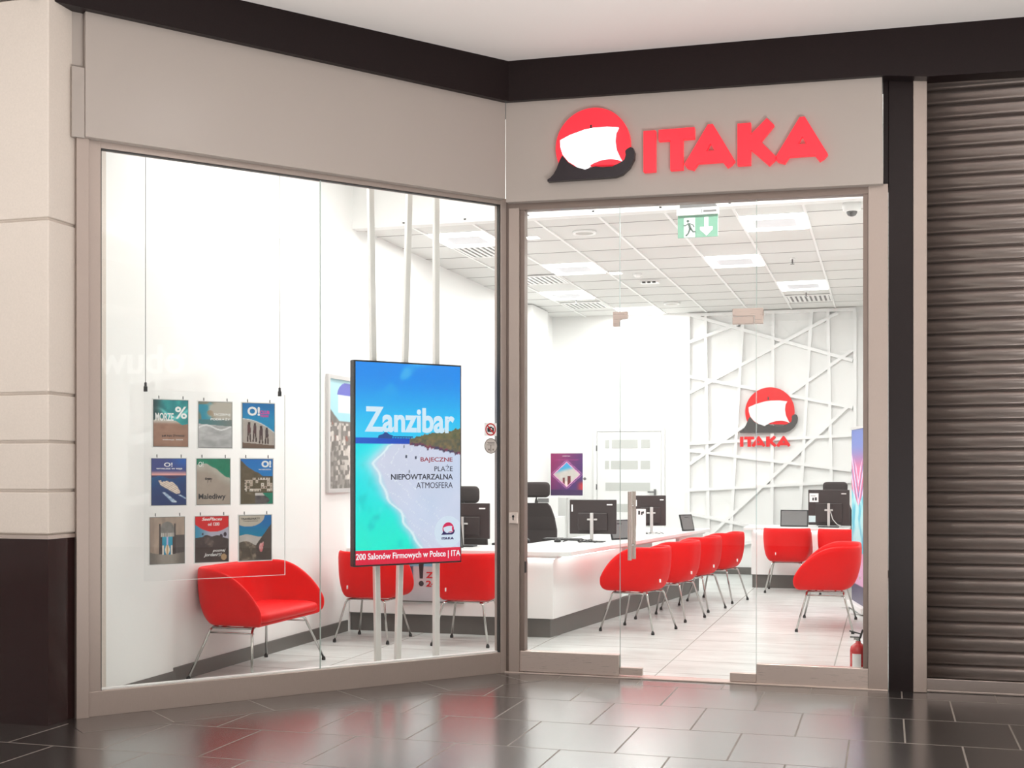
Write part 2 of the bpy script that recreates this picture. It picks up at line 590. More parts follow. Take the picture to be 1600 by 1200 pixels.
def emblem(parent, cx, cz, r, y, mr, mh, mw, d=0.03, fx=1.0):
    clip = [(fx*x*r+cx, z*r+cz) for x, z in disc_pts(0, 0, 1, 48, -0.582, PI+0.582)]
    obj('emblem_disc', MB().prism([clip], y, y-d), mr, parent)
    obj('emblem_hull', MB().prism([[(fx*x*r+cx, z*r+cz) for x, z in HULL]], y-d*0.2, y-d*1.25), mh, parent)
    obj('emblem_sail', MB().prism([[(fx*x*r+cx, z*r+cz) for x, z in SAIL]], y-d*0.3, y-d*1.5), mw, parent)


def sign_letters(parent, x0, x1, z0, z1, y, m, d=0.03, drop=0.0):
    for k, lps in GLYPH.items():
        obj('letter', MB().prism([[(x0+(x1-x0)*p[0]/4.46, z0+(z1-z0)*p[1]-drop*p[0]/4.46) for p in lp] for lp in lps], y, y-d), m, parent)


# ------------------------------------------------------------------ the setting: mall
AL = math.atan2(2.333, 1.931)            # direction of the window front, from its left end to the corner
LLEN = 3.0285
AX, AY = math.cos(AL), math.sin(AL)


def lf(s, d):
    """window-front frame -> store frame"""
    return (s*AX-d*AY, s*AY+d*AX)


struct('floor', MB().slab([(-9, -16), (14, -16), (14, .05), (0.02, .05), (-1.93, -2.31), (-9, -2.31)], -.1, -.002), M_MFLOOR)
b = struct('floor_border', MB().box(-3.1, 0.05, -.44, .02, -.05, -.0005), M_MBORD)
b.rotation_euler.z = AL
tz = lambda x: 4.366-.0125*x
m = MB()
for za, zb in ((0, .15),):
    c = [(-9, -16), (14, -16), (14, .3), (-9, .3)]
    a = [m.bm.verts.new((x, y, tz(x)+za)) for x, y in c]
    q = [m.bm.verts.new((x, y, tz(x)+zb)) for x, y in c]
    m.bm.faces.new(a)
    m.bm.faces.new(q)
    for i in range(4):
        m.bm.faces.new([a[i], a[(i+1) % 4], q[(i+1) % 4], q[i]])
struct('ceiling', m, M_MCEIL)
# rest of the hall round the camera (seen in the reflections)
struct('wall_hall_back', MB().box(-9, 14, -16.2, -16, -.1, 4.6), M_WHITE)
struct('wall_hall_side', MB().box(14, 14.2, -16, .3, -.1, 4.6), M_WHITE)
struct('wall_hall_far', MB().box(-9.2, -9, -16, .3, -.1, 4.6), M_WHITE)

# dropped bulkhead of the hall ceiling with its cove
m = MB().box(-4.5, 9.5, -.35, .35, 3.45, 3.98)
o = struct('beam_hall', m, M_STONE)
o.location = (3.0+.12, -6.15-.35, 0)
o.rotation_euler.z = math.atan2(.32, .947)
for k, ((lx, ly), tx) in enumerate(zip(FILL_UPL, ['out in front of the roller shutter', 'out in front of the glass door', 'out in the hall facing the stone pillar', 'farthest out from the shop front'])):  # fittings made up for the added fill lights, out of view
    t = root('added_fill_uplighter', 'added fill uplighter set in the mall floor '+tx, 'floor light', (lx, ly, 0), 0, 'added fill uplighters in the mall floor')
    obj('trim_ring', MB().lathe([(.16, -.003), (.19, -.003), (.19, .004), (.16, .006), (.16, -.003)], n=32), M_STEEL, t)
    obj('well', MB().lathe([(.0, -.002), (.16, -.002)], n=32), M_BLACK, t)
# stone pillar with a polished base
pil = root('wall_pillar', 'cream stone pillar with grooves over a dark polished base beside the window', 'pillar', kind='structure')
m = MB()
m.box(-4.5, -1.95, -2.555, -2.0, 0, 4.16)
obj('core', m, M_STONE, pil)
m = MB()
GZ = [1.085, 1.337, 1.617, 1.894, 2.888, 4.16]
for i in range(5):
    m.box(-4.5, -1.93, -2.575, -2.31, GZ[i]+.008, GZ[i+1]-.008)
obj('stone_blocks', m, M_STONE, pil, bevel=.006)
obj('polished_base', MB().box(-4.5, -1.935, -2.572, -2.32, -.1, 1.065), M_GRAN, pil, bevel=.004)
obj('base_moulding', MB().box(-4.5, -1.928, -2.578, -2.315, 1.062, 1.084), M_STEEL, pil)

# dark beam above both fronts
m = MB()
lo = [(-3.6, -.02, 4.163), (0, -.12, 4.075), (2.604, -.12, 4.030), (2.881, -.12, 3.997), (4.6, -.12, 3.95)]
L0 = lf(-3.3, -.12)
LC = lf(0.0, -.12)
pth = [(L0[0], L0[1], 4.142), (.0565, -.12, 4.080), (2.604, -.12, 4.032), (2.881, -.12, 3.999), (4.8, -.12, 3.955)]
back = [(L0[0]-.5, L0[1]+.5), (-.35, .3), (2.6, .3), (2.9, .3), (4.8, .3)]
for i in range(4):
    p, q = pth[i], pth[i+1]
    e, f = back[i], back[i+1]
    m.loft([[(p[0], p[1], p[2]), (p[0], p[1], 4.6), (e[0], e[1], 4.6), (e[0], e[1], p[2])],
            [(q[0], q[1], q[2]), (q[0], q[1], 4.6), (f[0], f[1], 4.6), (f[0], f[1], q[2])]], cap=True)
struct('trim_1', m, M_BEAM)

# window-front fascia (in its own turned frame)
o = struct('trim_2', MB().prism([[(-2.985, 3.405), (-.048, 3.395), (-.048, 4.3), (-2.985, 4.3)]], -.07, .12), M_FASCIA, bevel=.004)
o.rotation_euler.z = AL
o = struct('trim_3', MB().box(-3.06, -2.985, -.055, .1, 3.40, 3.81).box(-3.06, -2.985, -.02, .1, 3.81, 4.2), M_FASCIA, bevel=.003)
o.rotation_euler.z = AL
# door-front fascia
struct('trim_4', MB().prism([[(.025, 3.372), (2.612, 3.333), (2.604, 4.15), (.025, 4.15)]], -.08, .12), M_FASCIA, bevel=.004)
# dark column between the shop front and the shutter
struct('column_dark', MB().box(2.645, 2.80, .0, .35, -.01, 4.2).box(2.612, 2.66, .02, .2, 3.333, 4.2), M_BEAM, bevel=.003)

# ------------------------------------------------------------------ window front
w1 = root('window_1', 'fixed shop window of two tall panes in an aluminium frame', 'window', (0, 0, 0), AL, kind='structure')
m = MB()
m.box(-3.028, -2.955, -.035, .07, -.002, 3.41)
m.box(-2.955, -2.88, -.01, .07, -.002, 3.41)
m.box(-.05, -.002, -.015, .07, -.002, 3.41)
m.box(-2.955, -.045, -.008, .07, 3.366, 3.41)
m.box(-2.955, -.045, -.012, .07, -.002, .146)
obj('frame', m, M_ALU, w1, bevel=.003)
m = MB()
for a in ((-2.881, -2.875, .146, 3.366), (-.056, -.048, .146, 3.366), (-2.881, -.048, 3.36, 3.367)):
    m.box(a[0], a[1], -.004, .03, a[2], a[3])
obj('gasket', m, M_GASK, w1)
obj('inner_sill', MB().box(-2.875, -.056, .022, .07, .146, .154), M_WHITEG, w1)
for a, c in ((-2.876, -1.453), (-1.449, -.055)):
    obj('pane', MB().box(a, c, .010, .020, .151, 3.362), M_GLASS, w1)
obj('pane_joint', MB().box(-1.453, -1.449, .009, .021, .151, 3.362), M_EDGE, w1)

# stickers on the window pane near the corner
st = root('prohibition_sticker', 'square no-photography sticker on the window pane near the corner', 'sticker', (*lf(-.1235, .0095), 1.748), AL)
obj('sheet', MB().box(-.052, .052, -.0012, 0, -.046, .046), M_INKW, st)
m = MB()
m.prism([disc_pts(0, 0, .045, 32), disc_pts(0, 0, .036, 32)], -.0012, -.002)
m.box(-.005, .005, -.002, -.0012, -.04, .04, Matrix.Rotation(math.radians(-45), 4, 'Y'))
obj('red_ring', m, M_INKR, st)
m = MB().prism([[(-.028, -.018), (.028, -.018), (.028, .012), (.014, .014), (.008, .02), (-.008, .02), (-.014, .012), (-.028, .012)], disc_pts(.004, 0, .010, 16)], -.0012, -.0017)
obj('camera_symbol', m, M_INK, st)
st = root('round_sticker', 'round pale notice sticker on the window pane below the no-photography sticker', 'sticker', (*lf(-.121, .0095), 1.630), AL)
obj('disc', MB().prism([disc_pts(0, 0, .055, 40)], 0, -.0012), mat('sticker_grey', rgb(200, 192, 186), .5), st)
m = MB().prism([disc_pts(0, 0, .055, 40), disc_pts(0, 0, .050, 40)], -.0012, -.002)
m.box(-.004, .002, -.002, -.0012, -.04, .008).box(-.035, .03, -.002, -.0012, .006, .009)
m.box(-.022, -.010, -.002, -.0012, -.032, -.020).box(.014, .024, -.002, -.0012, -.032, -.020)
m.box(-.03, .03, -.002, -.0012, .022, .026).box(-.024, .03, -.002, -.0012, .014, .017)
obj('symbol', m, mat('sticker_ink', rgb(120, 112, 106), .6), st)

# ------------------------------------------------------------------ door front
w2 = root('window_2', 'glazed door front with steel base rails and side panes', 'window', kind='structure')
m = MB()
m.box(.03, .108, -.025, .08, -.002, 3.34)
m.box(2.515, 2.642, -.02, .08, -.002, 3.345)
obj('frame', m, M_ALU, w2, bevel=.004)
m = MB()
m.prism([[(.03, 3.325), (2.52, 3.290), (2.52, 3.41), (.03, 3.43)]], -.01, .08)
m.box(.108, .142, .0, .08, -.002, 3.34)
m.box(2.483, 2.515, .0, .08, -.002, 3.31)
m.box(.0, .03, .0, .08, -.002, 3.40)
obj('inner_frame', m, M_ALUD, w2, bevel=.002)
obj('pane', MB().box(.142, .831, .025, .037, .158, 3.318), M_GLASS, w2)
obj('pane', MB().box(1.784, 2.484, .025, .037, .139, 3.292), M_GLASS, w2)
obj('pane', MB().box(.835, 1.780, .025, .037, 2.552, 3.306), M_GLASS, w2)
obj('pane_joint', MB().box(.831, .835, .024, .038, 2.552, 3.31).box(1.780, 1.784, .024, .038, 2.552, 3.30), M_EDGE, w2)
obj('base_rail', MB().box(.106, .832, -.005, .068, .012, .158), M_STEEL, w2, bevel=.003)
obj('base_rail', MB().box(1.785, 2.522, -.005, .068, .004, .138), M_STEEL, w2, bevel=.003)
obj('threshold', MB().box(.0, 2.64, -.03, .10, -.002, .008), M_STEEL, w2, bevel=.002)
lk = obj('lock_box', MB().box(.036, .104, -.045, -.025, 1.073, 1.155), M_STEEL, w2, bevel=.004)
obj('keyhole', MB().prism([disc_pts(.07, 1.125, .009, 14)], -.0452, -.046).box(.066, .074, -.046, -.0452, 1.10, 1.122), M_BLACK, lk)
obj('keeper_plate', MB().box(.142, .150, .0, .03, .72, .80), M_BLACK, w2)

d1 = root('door_1', 'frameless glass entrance door with a steel bar handle', 'door', kind='structure')
obj('leaf', MB().box(.836, 1.779, .025, .037, .018, 2.548), M_GLASS, d1)
obj('leaf_edge', MB().box(.8335, .836, .024, .038, .06, 2.50).box(1.779, 1.7815, .024, .038, .06, 2.50), M_EDGE, d1)
m = MB().prism([[(.786, 2.468), (.830, 2.468), (.836, 2.515), (.891, 2.522), (.891, 2.571), (.786, 2.571)]], .012, .050)
obj('hinge', m, M_STEEL, d1, bevel=.003)
m = MB().box(1.621, 1.828, .012, .050, 2.511, 2.562).box(1.621, 1.765, .012, .050, 2.455, 2.506).box(1.770, 1.828, .012, .050, 2.455, 2.511)
obj('lock_patch', m, M_STEEL, d1, bevel=.003)
obj('pivot', MB().box(.836, .996, .010, .052, .016, .070), M_STEEL, d1, bevel=.003)
obj('pivot', MB().box(1.603, 1.781, .010, .052, .010, .068), M_STEEL, d1, bevel=.003)
h = obj('handle', MB().tube([(.918, -.045, .828), (.918, -.045, 1.306)], .0145, 14).tube([(.918, .105, .828), (.918, .105, 1.306)], .0145, 14), M_STEEL, d1, smooth=False)
obj('standoff', MB().tube([(.918, -.045, .93), (.918, .105, .93)], .009, 10).tube([(.918, -.045, 1.205), (.918, .105, 1.205)], .009, 10), M_CHROME, h)

# ------------------------------------------------------------------ roller shutter next door
sh = root('roller_shutter', 'closed bronze metal roller shutter beside the dark column', 'shutter', (0, 0, 0))
m = MB()
pz = .0943
ys = [(0, .010), (.006, .000), (.012, -.004), (.022, -.001), (.045, -.010), (.066, -.0125), (.080, -.009), (.0885, .004), (.0943, .014)]
z = .085
k = 0
rows = []
while z < 4.15:
    for dz, dy in ys[:-1]:
        rows.append((z+dz, dy))
    z += pz
va = [m.bm.verts.new((2.87, .045+dy, zz)) for zz, dy in rows]
vb = [m.bm.verts.new((5.2, .045+dy, zz)) for zz, dy in rows]
for i in range(len(rows)-1):
    m.bm.faces.new([va[i], vb[i], vb[i+1], va[i+1]])
o = obj('slat_curtain', m, M_SHUT, sh, smooth=True)
sd = o.modifiers.new('solid', 'SOLIDIFY')
sd.thickness = .006
obj('bottom_bar', MB().box(2.87, 5.2, .025, .065, .012, .088).box(2.87, 5.2, .018, .07, -.001, .014), M_SHUT, sh, bevel=.003)
obj('guide_rail', MB().box(2.80, 2.886, -.015, .09, -.001, 4.15), M_ALU, sh, bevel=.004)
struct('wall_shutter_side', MB().box(2.95, 5.4, .12, .2, 0, 4.6), M_WHITE)

# ------------------------------------------------------------------ shop shell
XL, XR, YB = -2.06, 2.85, 9.10
struct('floor_shop', MB().slab([(-2.2, -2.5), (-1.93, -2.31), (.0, .02), (2.9, .02), (2.9, 9.3), (-2.2, 9.3)], -.1, 0), M_SFLOOR)
struct('wall_left', MB().box(-2.26, XL, -2.32, 9.3, 0, 4.6), M_WHITE)
struct('wall_right', MB().box(XR, XR+.09, .30, 9.3, 0, 4.6), M_WHITE)
struct('wall_back', MB().box(-2.2, 3, YB, YB+.15, 0, 4.6), M_WHITE)
struct('trim_5', MB().box(XL, -1.93, 7.55, 8.35, 0, CEIL), M_WHITE)
struct('ceiling_window_zone', MB().slab([(-2.2, -2.4), (-1.95, -2.4), (.0, .0), (2.9, .0), (2.9, 2.1), (-2.2, 2.1)], 4.26, 4.34), M_WHITE)
struct('wall_bulkhead', MB().box(-2.2, 2.9, 1.93, 2.05, CEIL-.02, 4.3), M_WHITE)
m = MB().box(-2.2, 2.9, 1.95, 9.2, CEIL+.012, CEIL+.06)
struct('ceiling_shop', m, M_TILEC)
m = MB()
x = -.384-3*CX
while x < 2.9:
    m.box(x-.011, x+.011, 1.93, 9.1, CEIL, CEIL+.013)
    x += CX
struct('trim_6', m, M_GRID)
m = MB()
y = 2.51
while y < 9.1:
    m.box(-2.06, 2.85, y-.004, y+.004, CEIL+.0095, CEIL+.0125)
    y += CY
struct('trim_7', m, M_DGREY)
struct('trim_9', MB().box(XL, XL+.03, -2.3, -1.12, .0, 4.26), M_WHITE)
m = MB().box(XL+.03, XL+.036, -2.3, -1.115, 0, .085).box(XL, XL+.016, -1.115, 1.8, 0, .10).box(XL, XL+.016, 2.7, 7.5, 0, .10)
struct('baseboard_left', m, M_DGREY)
struct('baseboard_back', MB().box(-.40, 2.85, YB-.016, YB, 0, .10), M_DGREY)

# relief lattice on the back wall
STR = [(-0.06, 3.68, -0.06, 0.1), (0.18, 3.67, 0.23, 0.1), (0.71, 3.66, 0.51, 0.1), (1.12, 3.65, 1.10, 0.1), (1.64, 3.65, 1.44, 0.1), (1.86, 3.64, 1.93, 0.1),
       (2.22, 3.65, 2.22, 0.1), (-0.06, 3.66, 2.23, 3.66), (-0.04, 3.28, 1.01, 3.64), (-0.04, 2.56, 1.99, 3.62), (-0.04, 1.55, 2.19, 3.11), (0.25, 0.55, 2.12, 2.33),
       (-0.0, 3.65, 2.19, 2.96), (-0.04, 2.79, 2.19, 2.32), (-0.04, 1.74, 2.17, 1.46), (-0.04, 0.85, 0.96, 0.65), (-0.04, 1.84, 2.17, 1.94), (-0.04, 1.18, 2.17, 1.31),
       (-0.04, 0.25, 0.87, 0.47)]
m = MB()
for i, (x0, z0, x1, z1) in enumerate(STR):
    L = math.hypot(x1-x0, z1-z0)
    M = Matrix.Translation(((x0+x1)/2, YB, (z0+z1)/2)) @ Matrix.Rotation(-math.atan2(z1-z0, x1-x0), 4, 'Y')
    m.box(-L/2, L/2, -.050-.0004*i, .01, -.022, .022, M)
struct('trim_8', m, M_WHITEG)

# door in the back wall
d2 = root('door_2', 'white back door with three rows of small frosted panes', 'door', kind='structure')
fr = MB().box(-1.44, -1.39, YB-.03, YB+.01, 0, 2.09).box(-.447, -.40, YB-.03, YB+.01, 0, 2.09).box(-1.3895, -.4475, YB-.0295, YB+.01, 2.02, 2.0895)
obj('frame', fr, M_WHITEG, d2, bevel=.004)
obj('leaf', MB().box(-1.385, -.452, YB-.02, YB+.01, .01, 2.015), M_WHITEG, d2, bevel=.003)
for z0, z1, segs in ((1.78, 1.90, ((-1.268, -1.21), (-1.17, -.79), (-.74, -.612))), (1.478, 1.598, ((-1.268, -1.21), (-1.18, -.79), (-.75, -.612))),
                     (1.165, 1.283, ((-1.262, -.612),)), (.86, .975, ((-1.262, -.612),)), (.55, .665, ((-1.262, -.612),))):
    for a, c in segs:
        obj('frosted_pane', MB().box(a, c, YB-.024, YB-.015, z0, z1), M_FROST, d2)
obj('handle', MB().box(-.552, -.522, YB-.05, YB-.018, 1.08, 1.19).box(-.64, -.53, YB-.06, YB-.045, 1.14, 1.16), M_GREY, d2)
for zz in (1.78, 1.22):
    obj('hinge', MB().box(-1.402, -1.385, YB-.036, YB-.02, zz-.04, zz+.04), M_GREY, d2)

# ------------------------------------------------------------------ ceiling fittings
lab = ['square ceiling luminaire nearest the dome camera', 'square ceiling luminaire beyond the exit sign, over the counter chairs', 'square ceiling luminaire in front of the ceiling vent by the lattice wall',
       'square ceiling luminaire over the counter beyond the round speaker', 'square ceiling luminaire between two vents above the black office chair', 'square ceiling luminaire farthest back, just above the door hinge fitting',
       'square ceiling luminaire seen behind the slanted poles of the window']
for (lx, ly), tx in zip(LAMPS, lab):
    t = root('ceiling_luminaire', tx, 'ceiling light', (lx+CX/2, ly+CY/2, CEIL), 0, 'luminaires in the shop ceiling')
    a, c = CX/2-.014, CY/2-.012
    m = MB()
    m.box(-a, a, -c, -c+.11, -.012, .011).box(-a, a, c-.11, c, -.012, .011).box(-a, -a+.09, -c+.11, c-.11, -.012, .011).box(a-.09, a, -c+.11, c-.11, -.012, .011)
    obj('light_ring', m, M_LAMP, t)
    obj('centre_plate', MB().box(-a+.09, a-.09, -c+.11, c-.11, -.006, .011), M_LAMPC, t)
vl = ['slotted ceiling vent beside the luminaire over the counter', 'slotted ceiling vent farther back, above the black office chair', 'slotted ceiling vent by the top of the lattice wall', 'slotted ceiling vent beside the luminaire behind the poles']
for (vx, vy), tx in zip([(-1.263, 5.5), (-1.263, 7.85), (1.669, 8.0), (-1.263, 3.51)], vl):
    t = root('ceiling_vent', tx, 'vent', (vx, vy, CEIL), 0, 'vents in the shop ceiling')
    obj('tray', MB().box(-.27, .27, -.3, .3, .002, .0115), M_GREY, t)
    m = MB()
    for i in range(9):
        xx = -.24+.06*i
        m.box(xx-.018, xx+.014, -.28, .28, -.006, .002, Matrix.Translation((0, 0, 0)))
    obj('louvre', m, M_WHITEG, t)
    obj('frame', MB().box(-.29, .29, -.315, -.28, -.008, .006).box(-.29, .29, .28, .315, -.008, .006).box(-.29, -.265, -.28, .28, -.008, .006).box(.265, .29, -.28, .28, -.008, .006), M_WHITEG, t)
for (sx, sy), tx in zip([(-.09, 2.83), (-.12, 8.0)], ['round ceiling speaker near the top of the door front', 'round ceiling speaker farther back, over the lattice wall']):
    t = root('ceiling_speaker', tx, 'speaker', (sx, sy, CEIL), 0, 'round speakers in the shop ceiling')
    obj('grille', MB().lathe([(0, -.004), (.085, -.004), (.085, .011)], n=28), mat('speaker_grille', (.5, .49, .46), .7) if 'speaker_grille' not in MATS else MATS['speaker_grille'], t)
    obj('ring', MB().lathe([(.086, -.002), (.092, -.010), (.108, -.010), (.112, .0), (.112, .011), (.086, .011), (.086, -.002)], n=28), M_WHITEG, t, smooth=True)
for (sx, sy), tx in zip([(1.679, 4.88), (1.667, 7.45), (-1.251, 7.24)], ['small ceiling sprinkler head below the luminaire nearest the dome camera', 'small ceiling sprinkler head above the vent by the lattice wall', 'small ceiling sprinkler head over the black office chair']):
    t = root('sprinkler', tx, 'sprinkler', (sx, sy, CEIL), 0, 'sprinklers in the shop ceiling')
    obj('rosette', MB().lathe([(.0, .0), (.03, .0), (.03, .0115)], n=16), M_WHITEG, t)
    obj('head', MB().lathe([(.008, .0), (.008, -.03), (.012, -.034), (.003, -.045), (.022, -.05), (.022, -.054), (.0, -.054)], n=12), M_GREY, t)
t = root('smoke_detector', 'small round white smoke detector in the shop ceiling', 'smoke detector', (-.087, 5.43, CEIL))
obj('base', MB().lathe([(.05, .0115), (.05, -.01), (.0, -.01)], n=20), M_WHITEG, t)
obj('head', MB().lathe([(.04, -.01), (.03, -.03), (.0, -.035)], n=20), M_GRID, t)
t = root('ceiling_socket_box', 'white ceiling socket box with black ports behind the smoke detector', 'socket', (-.05, 6.0, CEIL))
obj('box', MB().box(-.11, .11, -.06, .06, -.02, .0115), M_WHITEG, t, bevel=.003)
for a in (-.06, .0, .06):
    obj('port', MB().box(a-.02, a+.02, -.061, -.03, -.0205, -.004), M_BLACK, t)

# exit sign hung in front of the bulkhead
ex = root('exit_sign', 'green exit sign with running figure and down arrow hung under the ceiling', 'exit sign', (1.117, 1.86, 3.44))
obj('housing', MB().box(-.175, .175, -.03, .03, .155, .215), M_WHITEG, ex, bevel=.004)
obj('mount', MB().box(-.15, .15, -.02, .07, .215, .245), M_GREY, ex)
obj('panel', MB().box(-.168, .168, -.006, .006, -.03, .155), M_GREEN, ex)
m = MB()
m.box(-.115, -.022, -.008, -.006, -.028, .135)
m.prism([[(.02, .055), (.055, .055), (.055, .135), (.09, .135), (.09, .055), (.125, .055), (.125, .03), (.073, -.02), (.02, .03)]], -.006, -.009)
obj('white_symbols', m, M_EXW, ex)
m = MB()
m.prism([disc_pts(-.082, .108, .012, 14)], -.008, -.0105)
for a in ([(-.085, .09), (-.065, .092), (-.052, .045), (-.072, .04)], [(-.072, .045), (-.055, .045), (-.075, .0), (-.095, -.02), (-.105, -.012), (-.085, .008)],
          [(-.068, .045), (-.052, .05), (-.035, .022), (-.018, .022), (-.018, .012), (-.042, .012)], [(-.085, .09), (-.08, .082), (-.105, .065), (-.118, .07), (-.118, .078), (-.105, .074)],
          [(-.066, .09), (-.06, .082), (-.042, .07), (-.034, .052), (-.026, .056), (-.036, .078)]):
    m.prism([a], -.008, -.0105)
obj('running_figure', m, mat('exit_dark_green', rgb(70, 92, 84), .5), ex)
obj('test_strip', MB().box(.05, .16, -.0315, -.03, .172, .19).box(.035, .04, -.0315, -.03, .165, .2), M_GREY, ex)

# dome camera
t = root('dome_camera', 'white dome security camera under the ceiling by the right jamb', 'security camera', (2.355, 2.2, CEIL))
obj('base', MB().lathe([(.075, .0), (.08, -.02), (.072, -.06), (.05, -.072), (.0, -.072)], n=28), M_WHITEG, t, smooth=True)
obj('lens_dome', MB().lathe([(.045, -.070), (.043, -.085), (.032, -.102), (.015, -.110), (.0, -.112)], n=24), M_BLACK, t, smooth=True)

# ------------------------------------------------------------------ signs
sg = root('illuminated_sign', 'lit red ship emblem and red block letters above the glass door', 'sign', (0, -.08, 0))
emblem(sg, .671, 3.715, .265, 0, M_SIGNR, M_HULL, M_SIGNW, .045)
obj('mast', MB().box(.655, .667, -.05, -.044, 3.835, 3.862), M_HULL, sg)
sign_letters(sg, 1.03, 2.262, 3.508, 3.79, 0, M_SIGNR, .045, drop=-.0)
wsg = root('wall_emblem', 'red and grey ship emblem with red letters on the lattice wall', 'sign', (0, YB-.05, 0))
emblem(wsg, 1.079, 2.276, .338, 0, M_EMR, M_HULLG, M_EMW, .02)
obj('mast', MB().box(1.05, 1.066, -.024, -.018, 2.44, 2.48), M_HULLG, wsg)
sign_letters(wsg, .669, 1.36, 1.79, 1.93, 0, M_EMR, .02)
for xx, zz in ((.80, 2.2), (1.3, 2.2), (1.0, 1.86), (.69, 1.86)):
    pass

# ------------------------------------------------------------------ poles and the screen in the window
pl = ['slanted aluminium pole behind the screen, leaning towards the screen centre, leftmost', 'slanted aluminium pole behind the screen that leans left at its foot', 'upright aluminium pole behind the right part of the screen']
for (s0, s1), tx in zip([(-.918+.03, -.813), (-.503-.035, -.658), (-.335, -.335)], pl):
    t = root('window_pole', tx, 'pole', (0, 0, 0), AL, 'floor-to-ceiling poles behind the screen')
    D = .42
    m = MB()
    m.loft([[(s1-.022, D-.02, 0.006), (s1+.022, D-.02, 0.006), (s1+.022, D+.02, 0.006), (s1-.022, D+.02, 0.006)],
            [(s0-.022, D-.02, 4.25), (s0+.022, D-.02, 4.25), (s0+.022, D+.02, 4.25), (s0-.022, D+.02, 4.25)]])
    obj('shaft', m, M_POLE, t, bevel=.006)
    obj('foot_plate', MB().box(s1-.045, s1+.045, D-.04, D+.04, .0, .008), M_POLE, t)
    obj('ceiling_plate', MB().box(s0-.045, s0+.045, D-.04, D+.04, 4.25, 4.26), M_POLE, t)
tv = root('advertising_screen', 'tall lit advertising screen with a turquoise beach, hung on the window poles', 'screen', (*lf(-.627, .30), 1.5035), AL)
hw, hh = .437, .7215
obj('housing', MB().box(-hw, hw, 0, .06, -hh, hh), M_BLACK, tv, bevel=.004)
for s in (-.20, .0, .26):
    obj('bracket', MB().box(s-.03, s+.03, .06, .098, -.3, .3), M_GREY, tv)


def beach(u, v):
    n = fbm(u*9, v*16, 3)
    hz = .625
    if v > hz:
        t = (v-hz)/(1-hz)
        c = mixc((40, 206, 252), (0, 142, 244), ss(.0, .9, t))
        c = mixc(c, (120, 214, 250), .55*ss(.56, .8, fbm(u*4+2, v*7, 9))*ss(.45, .9, t))
        # shore trees on the right
        if u > .55:
            top = hz+.005+(u-.55)*.10+.012*nz(u*40, 0, 4)
            if v < top:
                return mixc((70, 84, 60), (146, 120, 76), fbm(u*38, v*60, 5))
        return c
    low = hz-.030-max(0, u-.58)*.11-.012*nz(u*60, 3, 4)
    if v > low and u > .5:
        c = mixc((58, 74, 70), (160, 126, 80), fbm(u*40, v*70, 6))
        if v < low+.014:
            c = mixc((40, 56, 96), (150, 60, 80), nz(u*50, v*90, 3))
        return c
    if v > hz-.030:
        return mixc((10, 92, 208), (0, 70, 190), u*2)
    t = (hz-v)/hz
    EK = ((0, .48), (.06, .30), (.2, .19), (.35, .23), (.5, .34), (.7, .48), (.9, .61), (1.01, .68))
    for (t0, e0), (t1, e1) in zip(EK, EK[1:]):
        if t0 <= t <= t1:
            edge = e0+(e1-e0)*(t-t0)/(t1-t0)
    edge += .02*math.sin(t*23)+.05*(nz(t*9, 1, 8)-.5)
    d = u-edge
    sand = mixc((214, 222, 246), (196, 212, 238), fbm(u*6, v*9, 12))
    sand = mixc(sand, (226, 214, 226), .4*nz(u*3, v*4, 15))
    sea = mixc((0, 226, 240), (20, 240, 216), ss(.15, .9, t))
    sea = mixc(sea, (0, 190, 196), .55*ss(.55, .8, fbm(u*7, v*10, 22)))
    sea = mixc(sea, (130, 250, 244), .5*ss(.55, .8, fbm(u*12, v*7, 31)))
    sea = mixc(sea, (150, 244, 248), .8*ss(-.30, .0, d)*ss(.7, .1, t))
    c = mixc(sea, sand, ss(-.12, .05, d))
    fo = abs(d+.01*math.sin(t*40))
    if fo < .014:
        c = mixc((236, 250, 255), c, fo/.022)
    for wx, wv in ((.45, .585), (.47, .535), (.56, .53), (.68, .575), (.74, .595), (.50, .46)):
        if abs(u-wx) < .007 and abs(v-wv) < .007:
            return (50, 58, 84)
    if .0 < d < .4 and abs(math.sin((d*2.2-t*1.3)*12+n*4)) < .06:
        c = mixc(c, (240, 246, 252), .6)
    return c


Z0 = -hh+.115*1
picture('screen_image', -hw+.012, hw-.012, -hh+.012, hh-.012, -.002, beach, 120, M_SCREEN, tv)
obj('ticker_band', MB().box(-hw+.012, hw-.012, -.004, -.002, -hh+.012, -hh+.112), M_SCRR, tv)
lettering('200 Salonów Firmowych w Polsce | ITA', -hw+.013, hw-.013, -hh+.035, -hh+.092, -.004, M_SCRW, tv, bold=.012)
zx = lambda p: -hw+(p-21)/(628-21)*2*hw
zz_ = lambda p: hh-(p-20)/(1165-20)*2*hh
nt = M_SCRZ.node_tree
tc_ = nt.nodes.new('ShaderNodeTexCoord')
sp_ = nt.nodes.new('ShaderNodeSeparateXYZ')
rp_ = nt.nodes.new('ShaderNodeValToRGB')
rp_.color_ramp.elements[0].color = (*rgb(90, 206, 252), 1)
rp_.color_ramp.elements[1].color = (*rgb(226, 242, 253), 1)
rp_.color_ramp.elements[1].position = .75
nt.links.new(tc_.outputs['Generated'], sp_.inputs[0])
nt.links.new(sp_.outputs[2], rp_.inputs[0])
nt.links.new(rp_.outputs[0], nt.nodes['Principled BSDF'].inputs['Emission Color'])
lettering('Zanzibar', zx(78), zx(585), zz_(418), zz_(276), -.003, M_SCRZ, tv, bold=.03)
lettering('BAJECZNE', zx(388), zx(573), zz_(588), zz_(556), -.003, M_SCRM, tv, bold=.012)
lettering('PLAŻE', zx(468), zx(574), zz_(636), zz_(598), -.003, M_SCRD, tv)
nt = M_SCRM.node_tree
